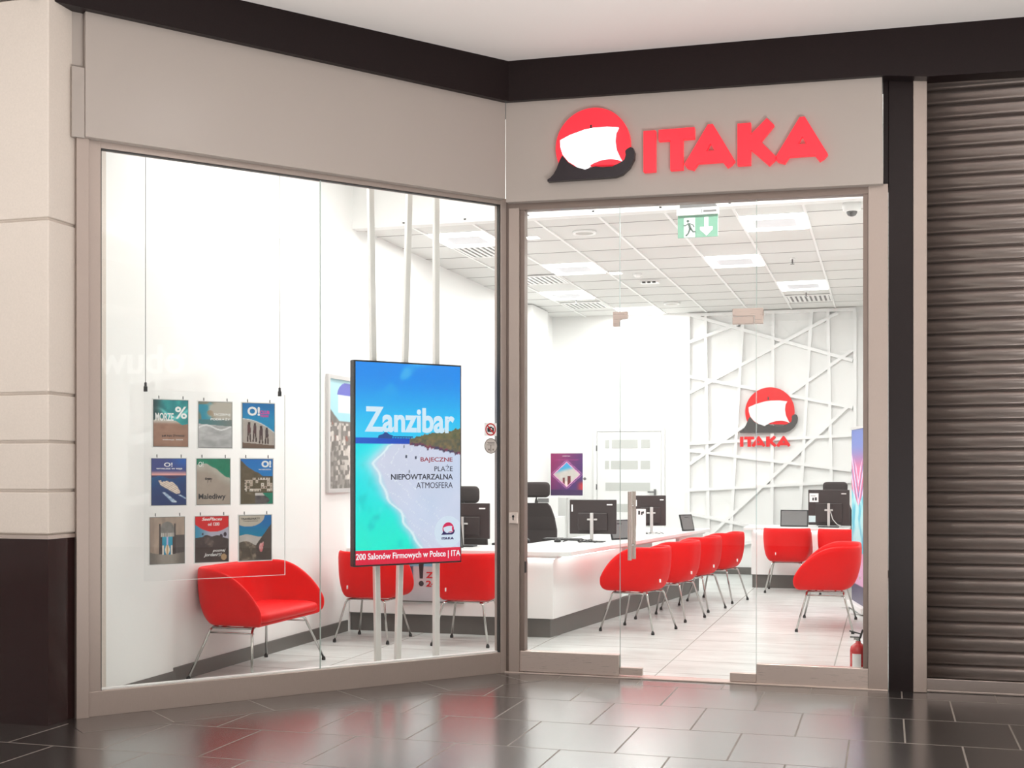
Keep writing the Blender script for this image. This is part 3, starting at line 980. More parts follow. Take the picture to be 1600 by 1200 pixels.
M_SCR2 = M_SCRM.copy()
M_SCR2.name = 'screen_two_tone_text'
nt = M_SCR2.node_tree
tc_ = nt.nodes.new('ShaderNodeTexCoord')
sp_ = nt.nodes.new('ShaderNodeSeparateXYZ')
rp_ = nt.nodes.new('ShaderNodeValToRGB')
rp_.color_ramp.elements[0].color = (*rgb(24, 26, 44), 1)
rp_.color_ramp.elements[1].color = (*rgb(168, 24, 52), 1)
rp_.color_ramp.elements[0].position = .35
rp_.color_ramp.elements[1].position = .6
nt.links.new(tc_.outputs['Generated'], sp_.inputs[0])
nt.links.new(sp_.outputs[0], rp_.inputs[0])
nt.links.new(rp_.outputs[0], nt.nodes['Principled BSDF'].inputs['Emission Color'])
lettering('NIEPOWTARZALNA', zx(222), zx(575), zz_(684), zz_(652), -.003, M_SCR2, tv, bold=.015)
lettering('ATMOSFERA', zx(364), zx(574), zz_(733), zz_(699), -.003, M_SCRD, tv)
cx_, cz_ = zx(548), zz_(985)
dp = [p for p in disc_pts(cx_, cz_, .115, 48)]
dp = [(min(p[0], hw-.013), max(p[1], -hh+.113)) for p in dp]
obj('logo_disc', MB().prism([dp], -.0022, -.0035), M_SCRL, tv)
lg = .048
obj('logo_circle', MB().prism([[(cx_+x*lg, cz_+.02+z*lg) for x, z in disc_pts(0, 0, 1, 36, -.58, PI+.58)]], -.0035, -.0045), M_SCRK, tv)
obj('logo_hull', MB().prism([[(cx_+x*lg, cz_+.02+z*lg) for x, z in HULL]], -.0036, -.0052), M_SCRN, tv)
obj('logo_sail', MB().prism([[(cx_+x*lg, cz_+.02+z*lg) for x, z in SAIL]], -.0037, -.0058), M_SCRL, tv)
sign_letters(tv, zx(510), zx(580), zz_(1030), zz_(1016), -.0035, M_SCRN, .001)
m = MB()
px_, pz_ = zx(192), zz_(436)
m.prism([[(px_-.06, pz_-.02), (px_-.055, pz_), (px_-.02, pz_+.01), (px_, pz_+.03), (px_+.03, pz_+.008), (px_+.06, pz_), (px_+.05, pz_-.022)]], -.0022, -.0032)
m.box(px_+.06, px_+.22, -.0032, -.0022, pz_-.012, pz_-.004)
for i in range(7):
    m.box(px_+.065+.022*i, px_+.071+.022*i, -.0032, -.0022, pz_-.022, pz_-.01)
obj('pier_picture', m, mat('screen_pier', (0, 0, 0), .5, emit=rgb(28, 74, 148), strength=1.0), tv)

# ------------------------------------------------------------------ window posters on an acrylic panel
PD = .20
ap = root('acrylic_panel', 'clear acrylic display sheet on two thin wires holding nine posters', 'display panel', (0, 0, 0), AL)
obj('sheet', MB().box(-2.555, -1.615, PD+.010, PD+.016, .762, 1.955), M_ACR, ap)
obj('sheet_edge', MB().box(-2.40, -1.615, PD+.0095, PD+.0165, .760, .763).box(-1.6165, -1.6135, PD+.0095, PD+.0165, .762, 1.955), M_EMW, ap)
for s in (-2.545, -1.652):
    w = obj('wire', MB().tube([(s, PD+.013, 1.99), (s, PD+.013, 4.26)], .0022, 6), M_GREY, ap)
    obj('wire_grip', MB().lathe([(.0, 1.945), (.012, 1.945), (.012, 1.975), (.008, 1.98), (.008, 2.0), (.0, 2.005)], (s, PD+.013, 0), 12), M_BLACK, w)


def p_sand(u, v):
    if v > .52+.06*math.sin(u*5)+.05*nz(u*6, 0, 2):
        c = mixc((14, 120, 128), (60, 190, 190), fbm(u*7, v*7, 3))
        d = abs(v-(.72+.10*math.sin(u*6+1)))
        c = mixc((130, 226, 226), c, d/.06)
        return mixc(c, (40, 56, 58), ss(.35, .0, u)*.8)
    c = mixc((176, 136, 116), (152, 112, 94), fbm(u*8, v*12, 5))
    return mixc((214, 206, 196), c, ss(.0, .10, .56-v))


def p_snow(u, v):
    if v > .62:
        c = mixc((40, 150, 178), (198, 192, 180), ss(.1, .45, u+.3*(nz(u*5, v*8, 2)-.5)))
        return mixc(c, (160, 128, 96), .7*ss(.55, .7, nz(u*6, v*9, 4))*ss(.6, .3, u))
    if v > .52-.05*u:
        return mixc((70, 132, 140), (128, 136, 134), u)
    g = 150+70*fbm(u*4, v*9, 8)
    if abs(v-(.44+.05*math.sin(u*7))) < .018:
        g = 236
    return (g, g, g+1)


def blob(u, v, cx, cz, rx, rz):
    return ((u-cx)/rx)**2+((v-cz)/rz)**2 < 1


def p_kids(u, v):
    for cx, base, hgt in ((.2, .14, .44), (.38, .14, .42), (.58, .10, .40), (.76, .09, .38)):
        t = (v-base)/hgt
        if 0 < t < 1:
            x = u-cx
            if t > .86 and abs(x) < .035:
                return (60, 36, 30)
            if .45 < t <= .86 and abs(x) < .055-.02*(t-.45):
                return mixc((96, 50, 52), (70, 66, 70), cx)
            if t <= .45 and (abs(x-.045*(1-t)) < .022 or abs(x+.05*(1-t)) < .022):
                return (66, 42, 38)
    hz = .66-.30*u*u
    if v > hz:
        return mixc((0, 150, 206), (10, 120, 190), ss(.6, 1, v))
    if v > hz-.02:
        return (222, 236, 240)
    if v < .12-.06*u:
        return (120, 96, 82)
    return mixc((204, 196, 188), (182, 172, 166), fbm(u*8, v*8, 3))


def inpoly(u, v, P):
    c = False
    n = len(P)
    for i in range(n):
        (x0, y0), (x1, y1) = P[i], P[i-1]
        if (y0 > v) != (y1 > v) and u < (x1-x0)*(v-y0)/(y1-y0)+x0:
            c = not c
    return c


def p_ship(u, v):
    if v > .64:
        t = (v-.64)/.36
        c = mixc((238, 172, 168), (62, 72, 140), ss(.05, .35, t))
        return mixc(c, (20, 96, 190), ss(.35, 1, u)*ss(.2, .9, t))
    if v > .585+.03*math.sin(u*8)+.02*nz(u*9, 0, 1):
        return (60, 48, 96)
    if inpoly(u, v, ((.19, .53), (.26, .535), (.30, .50), (.40, .515), (.46, .53), (.50, .50), (.60, .505), (.66, .46), (.74, .41), (.84, .27), (.80, .24), (.70, .235), (.56, .28), (.42, .35), (.27, .41))):
        if v < .545-.42*u+.0:
            return (252, 246, 240) if v < .515-.42*u else (120, 112, 126)
        return (250, 236, 220) if int((v+.42*u)*46) % 2 else (196, 170, 160)
    if inpoly(u, v, ((.30, .28), (.40, .27), (.74, .06), (.60, .05))) or inpoly(u, v, ((.76, .22), (.84, .22), (1.0, .15), (1.0, .12))):
        return mixc((120, 156, 200), (240, 246, 252), nz(u*30, v*24, 7))
    return mixc((0, 104, 160), (18, 50, 112), ss(.2, 1, (1-v)+.2*u+.2*fbm(u*6, v*9, 2)))


def p_mal(u, v):
    e = .86-.45*max(0, u-.25)**1.2+.05*nz(u*7, 0, 3)
    if v > e:
        return mixc((0, 116, 84), (32, 150, 122), fbm(u*10, v*10, 5))
    if blob(u, v, .36, .56, .11, .02) or blob(u, v, .27, .565, .025, .03) or (abs(u-.33) < .01 and .48 < v < .56) or (abs(u-.42) < .012 and .49 < v < .56):
        return (60, 46, 44)
    return mixc(mixc((206, 202, 192), (182, 166, 154), ss(.0, .25, e-v)), (156, 142, 128), .5*fbm(u*9, v*14, 9))


def p_town(u, v):
    hill = .92-.5*u+.06*nz(u*9, 1, 2)
    if v > max(hill, .62):
        return mixc((0, 150, 214), (20, 120, 206), v)
    if .28 < v < .58 and (u > .12):
        hx, hz = int(u*11), int(v*15)
        if hash2(hx, hz, 3) > .42:
            f = (u*11) % 1, (v*15) % 1
            if .35 < f[0] < .6 and .2 < f[1] < .7:
                return (92, 80, 72)
            return mixc((238, 230, 220), (196, 176, 160), hash2(hx, hz, 5))
    if v < .24 and u > .45:
        if u > .8+.1*math.sin(v*20):
            return (16, 140, 112)
        return mixc((70, 62, 66), (120, 112, 112), nz(u*9, v*20, 4)) if v < .18 else (214, 208, 204)
    return mixc((86, 78, 52), (118, 100, 84), fbm(u*14, v*14, 7))


def p_arch(u, v):
    x = abs(u-.5)
    if v < .2+.12*max(0, x-.15):
        return mixc((172, 162, 152), (120, 110, 104), ss(.1, .5, x)+.3*fbm(u*9, v*9, 1))
    inside = x < .20 and (v < .74 or ((x/.20)**2+((v-.74)/.17)**2 < 1))
    if inside:
        if v > .66:
            return mixc((112, 108, 106), (150, 146, 142), fbm(u*12, v*12, 2))
        if v > .58:
            return (214, 208, 202) if int(u*40) % 2 else (150, 140, 136)
        if x > .15:
            return (70, 54, 52)
        if blob(u, v, .5, .30, .065, .11):
            return (206, 166, 120) if x < .03 else (244, 232, 212)
        if v < .40 and x > .1:
            return (236, 226, 214)
        if x < .02:
            return (196, 190, 232)
        return mixc((0, 132, 176), (70, 176, 200), (v-.2)*2)
    if .20 <= x < .24 and v < .86:
        return (70, 56, 56)
    if u > .74 and v < .62:
        return mixc((104, 92, 90), (84, 74, 74), fbm(u*9, v*9, 3))
    return mixc((196, 172, 154), (158, 138, 126), fbm(u*7, v*5, 4)+(.3 if int(u*9) % 3 == 0 else 0))


def p_red(u, v):
    e = .66+.55*(u-.55)**2
    if v > e:
        return (226, 12, 22)
    if v > .50+.10*nz(u*6, 0, 3):
        if blob(u, v, .78, .56, .05, .05) or blob(u, v, .9, .60, .05, .05) or blob(u, v, .22, .62, .03, .025):
            return (60, 44, 60)
        return mixc((60, 150, 190), (190, 186, 204), ss(.0, .5, u))
    if blob(u, v, .36, .46, .10, .09) or blob(u, v, .46, .42, .09, .10):
        return mixc((70, 54, 54), (130, 110, 104), nz(u*18, v*18, 2))
    if blob(u, v, .86, .1, .09, .07):
        return (186, 150, 112)
    return mixc((56, 40, 40), (92, 74, 70), fbm(u*12, v*12, 5))


def p_hill(u, v):
    if v > .76 and (u-.28)**2/.26+(v-1.0)**2/.06 < 1:
        return (206, 196, 182)
    if (u-.52) > 0 and v < .34+(u-.52)*.98:
        if blob(u, v, .68, .28, .06, .10) or blob(u, v, .74, .36, .025, .05):
            return mixc((226, 110, 120), (236, 196, 190), nz(u*40, v*40, 3))
        return mixc((74, 62, 58), (98, 84, 78), fbm(u*12, v*12, 4))
    r = .40-.05*ss(.3, .6, u)+.03*math.sin(u*9)
    if v < r:
        return mixc((96, 84, 74), (150, 134, 118), ss(.5, .8, fbm(u*9, v*10, 6)))
    if v < .55+.03*math.sin(u*7):
        return mixc((216, 206, 202), (190, 184, 178), fbm(u*8, v*8, 8))
    return mixc((0, 140, 176), (16, 116, 190), ss(.5, 1, v)+.3*u)


POST = [
    ('poster of a teal shore and brown sand, top of the panel towards the stone pillar', p_sand),
    ('poster of a pale grey dune with a teal corner, in the top row', p_snow),
    ('printed poster of four running children on a beach under a blue sea', p_kids),
    ('printed poster of a white cruise ship on dark blue water', p_ship),
    ('printed poster of an animal on sand under green water with large black title', p_mal),
    ('printed poster of a white hillside town under a bright blue sky', p_town),
    ('printed poster of a stone archway with a blue opening', p_arch),
    ('printed poster with a red top over dark rocks and balloons', p_red),
    ('printed poster of a pink-clad hiker on a dark slope under a blue sky', p_hill)]
pw, ph = .225, .296
pc = []
for i, (tx, fn) in enumerate(POST):
    r_, c_ = divmod(i, 3)
    s0 = (-2.502, -2.212, -1.918)[c_]-(0, .012, .022)[r_]
    zt = (1.898, 1.530, 1.162)[r_]-(.004 if c_ and r_ == 0 else 0)
    po = root('poster', tx, 'poster', (*lf(s0+pw/2, PD), zt-ph/2), AL, 'posters on the acrylic panel')
    obj('sleeve', MB().box(-pw/2-.006, pw/2+.006, .001, .006, -ph/2-.006, ph/2+.006), M_WHITEG, po)
    obj('print_border', MB().box(-pw/2, pw/2, -.0005, .001, -ph/2, ph/2), M_GREY, po)
    picture('print', -pw/2+.003, pw/2-.003, -ph/2+.003, ph/2-.003, -.001, lambda u, v, f=fn: tuple(q*.95 for q in f(u, v)), 64, M_PRINT, po)
    for a in (-.075, .08):
        obj('clip', MB().box(a-.0025, a+.0025, .0, .006, ph/2+.004, ph/2+.024), M_GREY, po)
    pc.append(po)


def pt(i, body, u0, u1, v0, v1, m, bold=.0, slant=0.0):
    lettering(body, -pw/2+u0*pw, -pw/2+u1*pw, -ph/2+v0*ph, -ph/2+v1*ph, -.0012, m, pc[i], depth=.0008, bold=bold, slant=slant)


pt(0, '%', .62, .96, .60, .86, M_INKW, .02)
pt(0, 'MORZE', .06, .58, .55, .72, M_INKW, .02)
pt(0, 'już NA ŻYWO!', .24, .88, .20, .27, M_INK, .02)
pt(0, 'wakacje 2024', .26, .84, .13, .17, M_INKW)
pt(1, 'ZACZERPNIJ', .45, .94, .69, .75, M_INKW, .02)
pt(1, 'PODRÓŻY', .36, .94, .60, .66, M_INKW, .03)
pt(2, 'O!', .16, .54, .72, .92, M_INKW, .04)
pt(2, 'CLUB', .54, .84, .76, .84, M_INKP, .05)
pt(2, 'TEAM', .54, .80, .69, .745, M_INKP, .05)
pt(3, 'WYRUSZ W REJS', .14, .88, .755, .795, M_INKW, .03)
pt(3, 'O!', .36, .60, .82, .91, M_INKW, .02)
pt(4, 'Malediwy', .06, .86, .09, .24, M_INK, .02)
pt(4, 'O!', .06, .2, .82, .93, M_INKW, .0)
pt(5, 'O!', .64, .94, .81, .96, M_INKW, .05)
pt(5, 'WYBRZEŻA', .55, .94, .75, .785, M_INKW, .02)
pt(7, 'SeePlaces', .20, .80, .90, .97, M_INKW, .02, .3)
pt(7, 'od 1200', .38, .72, .79, .86, M_INKW, .02)
pt(7, 'poznaj', .52, .90, .21, .28, M_INKW, .01, .3)
pt(7, 'Jordanię!', .26, .78, .11, .20, M_INKW, .01, .3)
pt(8, 'TRAVELPARTY', .06, .64, .90, .945, M_INK, .02)
pt(8, 'Twoja podróż', .12, .58, .855, .885, M_INK)

# ------------------------------------------------------------------ red tub chairs and loveseats


def tub_shell(Wd, D, top=.775, low=.455, bot=.365):
    """one-piece tub: a U in plan, curving up from the seat pan; low at the arm tips and high at the back. Front is -y."""
    a, rc = Wd/2, min(.24, D*.45)
    plan = []
    ls = D-rc
    for i in range(9):
        plan.append((-a, -D/2+ls*i/9))
    for i in range(9):
        t = PI-PI/2*i/9
        plan.append((-a+rc+rc*math.cos(t), D/2-rc+rc*math.sin(t)))
    nb = 8 if Wd < .8 else 14
    for i in range(nb):
        plan.append((-a+rc+(Wd-2*rc)*i/nb, D/2))
    for i in range(9):
        t = PI/2-PI/2*i/9
        plan.append((a-rc+rc*math.cos(t), D/2-rc+rc*math.sin(t)))
    for i in range(10):
        plan.append((a, D/2-rc-ls*i/9))
    nw = 9
    bm = bmesh.new()
    grid = []
    ix = a-.115
    for x, y in plan:
        f = (y+D/2)/D
        zr = low+(top-low)*math.sin(min(1, (f+.01)/.70)*PI/2)**.66
        lean = .03*f
        bx = max(-ix, min(ix, x*.80))
        by = max(-D/2+.045, min(D/2-.15, y*.82))
        col = []
        for k in range(nw+1):
            th = k/nw*PI/2
            h_ = math.sin(th)**.72
            v_ = (1-math.cos(th)**.72)
            rx, ry = x, y+lean
            col.append(bm.verts.new((bx+(rx-bx)*h_, by+(ry-by)*h_, bot+(zr-bot)*v_)))
        grid.append(col)
    for i in range(len(grid)-1):
        for k in range(nw):
            bm.faces.new([grid[i][k], grid[i+1][k], grid[i+1][k+1], grid[i][k+1]])
    # seat pan closing the bottom: strips across
    n = len(grid)
    for i in range(n//2-1):
        j = n-1-i
        if j-1 > i+1:
            bm.faces.new([grid[i][0], grid[j][0], grid[j-1][0], grid[i+1][0]])
    bmesh.ops.remove_doubles(bm, verts=bm.verts, dist=1e-4)
    bmesh.ops.recalc_face_normals(bm, faces=bm.faces)
    return bm


def rrect(a, b, r, n=6):
    pts = []
    for cx, cy, t0 in ((a-r, b-r, 0), (-a+r, b-r, PI/2), (-a+r, -b+r, PI), (a-r, -b+r, 1.5*PI)):
        for i in range(n+1):
            t = t0+PI/2*i/n
            pts.append((cx+r*math.cos(t), cy+r*math.sin(t)))
    return pts


def make_seat(name, label, cat, Wd, D, fx, fy, group, side_bars=False, depth_c=0.0):
    t = root(name, label, cat, group=group)
    mb = MB()
    mb.bm.free()
    mb.bm = tub_shell(Wd, D)
    o = obj('shell', mb, M_RED, t, smooth=True, fix=False)
    s = o.modifiers.new('solid', 'SOLIDIFY')
    s.thickness = .030
    s.offset = -1
    s = o.modifiers.new('sub', 'SUBSURF')
    s.levels = 1
    s.render_levels = 1
    # seat cushion
    a, bb = Wd/2-.045, D/2-.035
    R = []
    for zq, ins in ((.392, .05), (.396, .022), (.41, .004), (.435, .0), (.455, .012), (.468, .045), (.472, .09)):
        R.append([(x, y-.035, zq) for x, y in rrect(a-ins, bb-ins, max(.03, .11-ins*.3))])
    obj('seat_cushion', MB().loft(R), M_RED, t, smooth=True)
    tg = obj('care_tag', MB().box(.12*Wd/.6, .12*Wd/.6+.008, D/2+.012, D/2+.026, .455, .485), M_INKW, t)
    # steel frame
    lx, ly = fx*.70, fy*.64
    m = MB()
    for sx in (-1, 1):
        m.tube([(sx*lx, -ly, .352), (sx*lx, ly, .352)], .009, 8)
    for sy in (-1, 1):
        m.tube([(-lx, sy*ly*.55, .354), (lx, sy*ly*.55, .354)], .008, 8)
    if side_bars:
        for sx in (-1, 1):
            m.tube([(sx*(lx+.018), -ly-.02, .318), (sx*(lx+.018), ly+.02, .318)], .006, 8)
    obj('under_frame', m, M_CHROME, t, smooth=True)
    for sx in (-1, 1):
        for sy in (-1, 1):
            pts = [(sx*lx*.86, sy*ly*.92, .356), (sx*lx*.97, sy*ly*.99, .352), (sx*lx*1.04, sy*ly*1.05, .335), (sx*lx*1.08, sy*ly*1.09, .305), (sx*fx, sy*fy, .018)]
            lg_ = obj('leg', MB().tube(pts, .0095, 10), M_CHROME, t, smooth=True)
            obj('foot_cap', MB().lathe([(.0, .0), (.014, .0), (.015, .012), (.012, .026), (.0, .026)], (sx*fx, sy*fy, 0), 12), M_RUB, lg_, smooth=True)
    return t


G1 = 'red tub chairs at the counter'
ch = make_seat('tub_chair', 'red tub chair behind the screen by the left wall', 'chair', .57, .51, .242, .262, G1)
ch.location = (-1.605, 1.345, 0)
ch.rotation_euler.z = PI
SE = [((-.745, 1.385), PI+.02, 'red tub chair facing the counter, beside the screen and the corner post'),
      ((.465, 2.622), -PI/2-.27+.0, 'red tub chair nearest in the row along the counter, behind the door handle'),
      ((.595, 3.597), -PI/2-.25, 'second red tub chair from the door in the row along the counter'),
      ((.689, 4.492), -PI/2-.24, 'third red tub chair from the door in the row along the counter'),
      ((.823, 5.423), -PI/2-.24, 'fourth and last red tub chair of the row along the counter'),
      ((1.49, 6.74), PI, 'red tub chair with its back to the door at the far desk'),
      ((2.13, 6.70), PI, 'red tub chair at the far desk, half hidden behind the loveseat')]
for (x, y), rz, tx in SE:
    c = copy_tree(ch)
    c.location = (x, y, 0)
    c.rotation_euler.z = rz
    c['label'] = tx
    c['group'] = G1
ls_ = make_seat('loveseat', 'red two-seat tub loveseat under the window posters', 'loveseat', 1.04, .56, .565, .245, 'red two-seat loveseats', True)
ls_.location = (-1.752, -.415, 0)
ls_.rotation_euler.z = PI/2
c = copy_tree(ls_)
c.location = (2.10, 3.46, 0)
c.rotation_euler.z = -PI/2
c['label'] = 'red two-seat tub loveseat seen from its end by the right jamb'

# ------------------------------------------------------------------ reception counter
rc = root('reception_counter', 'long white L-shaped reception counter with lit underside and grey plinth', 'counter', (0, 0, 0))
obj('worktop', MB().slab([(-2.055, 1.80), (-.06, 1.80), (.02, 1.86), (.585, 6.60), (-.22, 6.70), (-.72, 2.60), (-2.055, 2.60)], .715, .752), M_WHITEG, rc, bevel=.004)
obj('front_panel', MB().slab([(-2.055, 1.855), (-.135, 1.855), (.06, 3.85), (.02, 3.85), (-.175, 1.90), (-2.055, 1.90)], .165, .695), M_WHITEG, rc, bevel=.003)
obj('front_panel', MB().slab([(.37, 5.55), (.50, 6.55), (.46, 6.55), (.33, 5.55)], .165, .695), M_WHITEG, rc, bevel=.003)
obj('knee_panel', MB().slab([(-.12, 3.85), (.06, 5.55), (.02, 5.55), (-.16, 3.85)], .165, .695), M_WHITEG, rc)
obj('plinth', MB().slab([(-2.055, 1.885), (-.17, 1.885), (.46, 6.5), (.40, 6.5), (-.22, 1.94), (-2.055, 1.94)], 0, .168), M_DGREY, rc, bevel=.002)
obj('shadow_gap', MB().slab([(-2.055, 1.83), (-.10, 1.83), (.53, 6.5), (.45, 6.5), (-.16, 1.88), (-2.055, 1.88)], .693, .716), M_WHITEG, rc)
obj('led_strip', MB().slab([(-2.04, 1.834), (-.12, 1.834), (-.12, 1.846), (-2.04, 1.846)], .686, .693).slab([(-.085, 1.95), (-.075, 1.95), (.12, 3.82), (.11, 3.82)], .686, .693), M_LED, rc)

# far desk by the lattice wall
dk = root('far_desk', 'white desk with grey plinth in front of the lattice wall', 'desk', (0, 0, 0))
obj('worktop', MB().box(.93, 2.20, 7.05, 7.85, .718, .752), M_WHITEG, dk, bevel=.004)
obj('front_panel', MB().box(1.02, 2.16, 7.12, 7.16, .165, .700), M_WHITEG, dk, bevel=.003)
obj('side_panel', MB().box(1.02, 1.06, 7.16, 7.80, .165, .718), M_WHITEG, dk)
obj('side_panel', MB().box(2.12, 2.16, 7.16, 7.80, .0, .718), M_WHITEG, dk)
obj('plinth', MB().box(1.03, 2.14, 7.15, 7.75, .0, .165), M_DGREY, dk)
obj('led_strip', MB().box(1.05, 2.12, 7.095, 7.110, .712, .719), M_LED, dk)

# ------------------------------------------------------------------ things on the counter
TOP = .752


def monitor(label, x, y, rz, w, h, zb, base_dx=0.0):
    t = root('monitor', label, 'monitor', (x, y, TOP), rz, 'black monitors on the desks')
    obj('panel', MB().box(-w/2, w/2, .0, .03, zb, zb+h), M_MON, t, bevel=.006)
    obj('rear_bulge', MB().box(-w*.32, w*.32, -.02, .0, zb+.03, zb+h*.62), M_MON, t, bevel=.008)
    obj('display', MB().box(-w/2+.01, w/2-.01, .03, .0312, zb+.012, zb+h-.01), M_BLACK, t)
    obj('stand_column', MB().box(-.016, .016, -.065, -.035, .010, zb+h*.62).box(-.05, .05, -.04, -.018, zb+h*.40, zb+h*.45), M_SILV, t, bevel=.004)
    obj('stand_base', MB().slab([(x_*1.0, y_*.75-.04) for x_, y_ in rrect(.125, .12, .03)], .0, .010), M_BLACK, t)
    obj('maker_plate', MB().box(w*.30, w*.42, -.0012, 0, zb+h-.055, zb+h-.043), M_INKW, t)
    obj('port_label', MB().box(-w*.46, -w*.43, -.0012, 0, zb+h-.12, zb+h-.05), M_INKW, t)
    return t


monitor('black monitor seen from behind on the counter beside the office chair', -.15, 3.44, .02, .47, .34, .075)
monitor('black monitor seen from behind at the far end of the counter', .10, 5.22, .42, .36, .34, .085)
monitor('black monitor beside the advertising screen on the left arm of the counter', -1.13, 2.36, .03, .50, .33, .07)
mo = monitor('black monitor with paper notes on the far desk by the lattice wall', 1.945, 7.40, .0, .50, .44, .025)
obj('note', MB().box(-.235, -.125, -.0015, 0, .31, .42), M_INKW, mo)
obj('note_symbol', MB().box(-.20, -.18, -.0025, -.0015, .33, .365).box(-.17, -.145, -.0025, -.0015, .33, .37).box(-.22, -.16, -.0025, -.0015, .385, .390), M_INK, mo)
obj('note', MB().box(-.245, -.09, -.0015, 0, .06, .14), mat('pale_blue_note', rgb(206, 222, 226), .5), mo)
obj('cable', MB().tube([(.02, -.05, .20), (.05, -.06, .10), (.10, -.07, .04), (.16, -.06, .012)], .006, 8), M_SILV, mo)


def tablet(label, x, y, rz, w, h, lean):
    t = root('customer_display', label, 'display', (x, y, TOP), rz, 'tilted customer displays on the desks')
    M = Matrix.Rotation(-lean, 4, 'X')
    obj('bezel', MB().box(-w/2, w/2, .0, .016, .004, h, M), M_BLACK, t, bevel=.003)
    obj('glass', MB().box(-w/2+.014, w/2-.014, -.0012, .0, .018, h-.014, M), M_GREY, t)
    obj('prop', MB().box(-.03, .03, .05, .058, .0, h*.75, Matrix.Translation((0, math.sin(lean)*h*.55, 0)) @ Matrix.Rotation(.25, 4, 'X')), M_BLACK, t)
    return t


tablet('dark tilted display between the two monitors on the long counter', .06, 3.86, .95, .27, .21, .28)
tablet('dark tilted display at the far end of the counter', .43, 5.90, .95, .20, .20, .28)
tablet('dark tilted display on the far desk beside the monitor', 1.525, 7.36, .0, .34, .215, .20)
tablet('dark tilted display on the counter at the edge of the advertising screen', -1.10, 2.02, .9, .20, .215, .18)
for (x, y, rz), tx in zip([(-.76, 4.10-.9, .3), (-.46, 3.25, .1)], ['black mouse on the counter beside the office chair', 'black mouse on the counter in front of the keyboard']):
    t = root('mouse', tx, 'mouse', (x, y, TOP), rz, 'mice on the counter')
    R = [[(p*1.0, q*1.0, zq) for p, q in rrect(.032-i_, .055-i_, .028-i_*.5)] for zq, i_ in ((.001, .002), (.012, .0), (.024, .006), (.033, .014), (.036, .022))]
    obj('body', MB().loft(R), M_BLACK, t, smooth=True)
    obj('wheel', MB().box(-.004, .004, .02, .035, .030, .037), M_GREY, t)
kb = root('keyboard', 'black keyboard on the counter behind the monitor cables', 'keyboard', (-.50, 3.62, TOP), -.1)
obj('tray', MB().box(-.2, .2, -.065, .065, .0, .016), M_BLACK, kb, bevel=.004)
m = MB()
for i in range(14):
    for j in range(5):
        m.box(-.188+.027*i, -.165+.027*i, -.055+.023*j, -.036+.023*j, .016, .021)
obj('keys', m, M_GREY, kb)


def cable(label, x, y, seed, mm):
    rr = random.Random(seed)
    pts = []
    for i in range(36):
        a = i*.55
        q = .05+.03*math.sin(i*.3)
        pts.append((x-.14+.008*i+q*math.cos(a), y+q*.7*math.sin(a), TOP+.007+.02*(1+math.sin(i*.9))*.7))
    o = obj('cable_coil', MB().tube(pts, .0045, 6), mm, None, smooth=True)
    tag(o, label, 'cable', 'cable coils on the counter')


cable('loose coil of dark cable at the foot of the monitor beside the office chair', -.22, 3.20, 1, M_BLACK)
cable('loose coil of pale cable at the foot of the monitor at the far counter end', .14, 4.98, 2, M_SILV)

cd_ = root('notice_card', 'small white card with black symbols standing on the counter between monitors', 'card', (.16, 4.35, TOP), .2)
obj('card', MB().box(-.05, .05, 0, .003, .0, .30), M_INKW, cd_)
obj('symbol', MB().box(-.03, -.01, -.001, 0, .24, .28).box(.0, .015, -.001, 0, .235, .27).box(.015, .03, -.001, 0, .25, .275), M_INK, cd_)

# ------------------------------------------------------------------ office chairs


def office_chair(label, x, y, rz, zs=0.0):
    t = root('office_chair', label, 'office chair', (x, y, 0), rz, 'black office chairs behind the desks')
    # back towards +y, front -y
    R = []
    for zq, hwid, yy in ((.60, .20, .22), (.66, .235, .235), (.80, .235, .26), (.95, .205, .265), (1.06, .165, .255), (1.10, .13, .25)):
        R.append([(p, yy+q, zq) for p, q in rrect(hwid, .025, .02)])
    obj('backrest', MB().loft(R), M_CLOTH, t, smooth=False, bevel=.006)
    R = []
    for yy, ins in ((.30, .03), (.29, .006), (.265, .0), (.24, .008), (.232, .03)):
        R.append([(p, yy, 1.245+zs+q) for p, q in rrect(.155-ins, .085-ins, .05)])
    hd = obj('headrest', MB().loft(R), M_CLOTH, t, smooth=True)
    obj('headrest_post', MB().tube([(0, .285, 1.0), (0, .30, 1.12), (0, .29, 1.20+zs)], .018, 8), M_BLACK, t, smooth=True)
    R = [[(p, q-.02, zq) for p, q in rrect(.25-i_, .24-i_, .08)] for zq, i_ in ((.45, .03), (.46, .0), (.50, .0), (.525, .02), (.53, .06))]
    obj('seat', MB().loft(R), M_CLOTH, t, smooth=True)
    for sx in (-1, 1):
        a_ = obj('armrest', MB().box(sx*.28-.04, sx*.28+.04, -.12, .14, .70, .73), M_BLACK, t, bevel=.01)
        obj('armrest_post', MB().tube([(sx*.22, .05, .46), (sx*.285, .05, .50), (sx*.285, .05, .71)], .014, 8), M_SILV, a_)
    obj('gas_column', MB().lathe([(.03, .09), (.03, .28), (.02, .29), (.02, .46)], n=14), M_BLACK, t)
    m = MB()
    for i in range(5):
        a = 2*PI*i/5+.3
        m.tube([(0, 0, .09), (.16*math.cos(a), .16*math.sin(a), .085), (.30*math.cos(a), .30*math.sin(a), .065)], [.03, .024, .016], 8)
    obj('star_base', m, M_BLACK, t)
    for i in range(5):
        a = 2*PI*i/5+.3
        obj('caster', MB().tube([(.30*math.cos(a)-.012*math.sin(a), .30*math.sin(a)+.012*math.cos(a), .028), (.30*math.cos(a)+.012*math.sin(a), .30*math.sin(a)-.012*math.cos(a), .028)], .028, 12), M_BLACK, t)
    return t


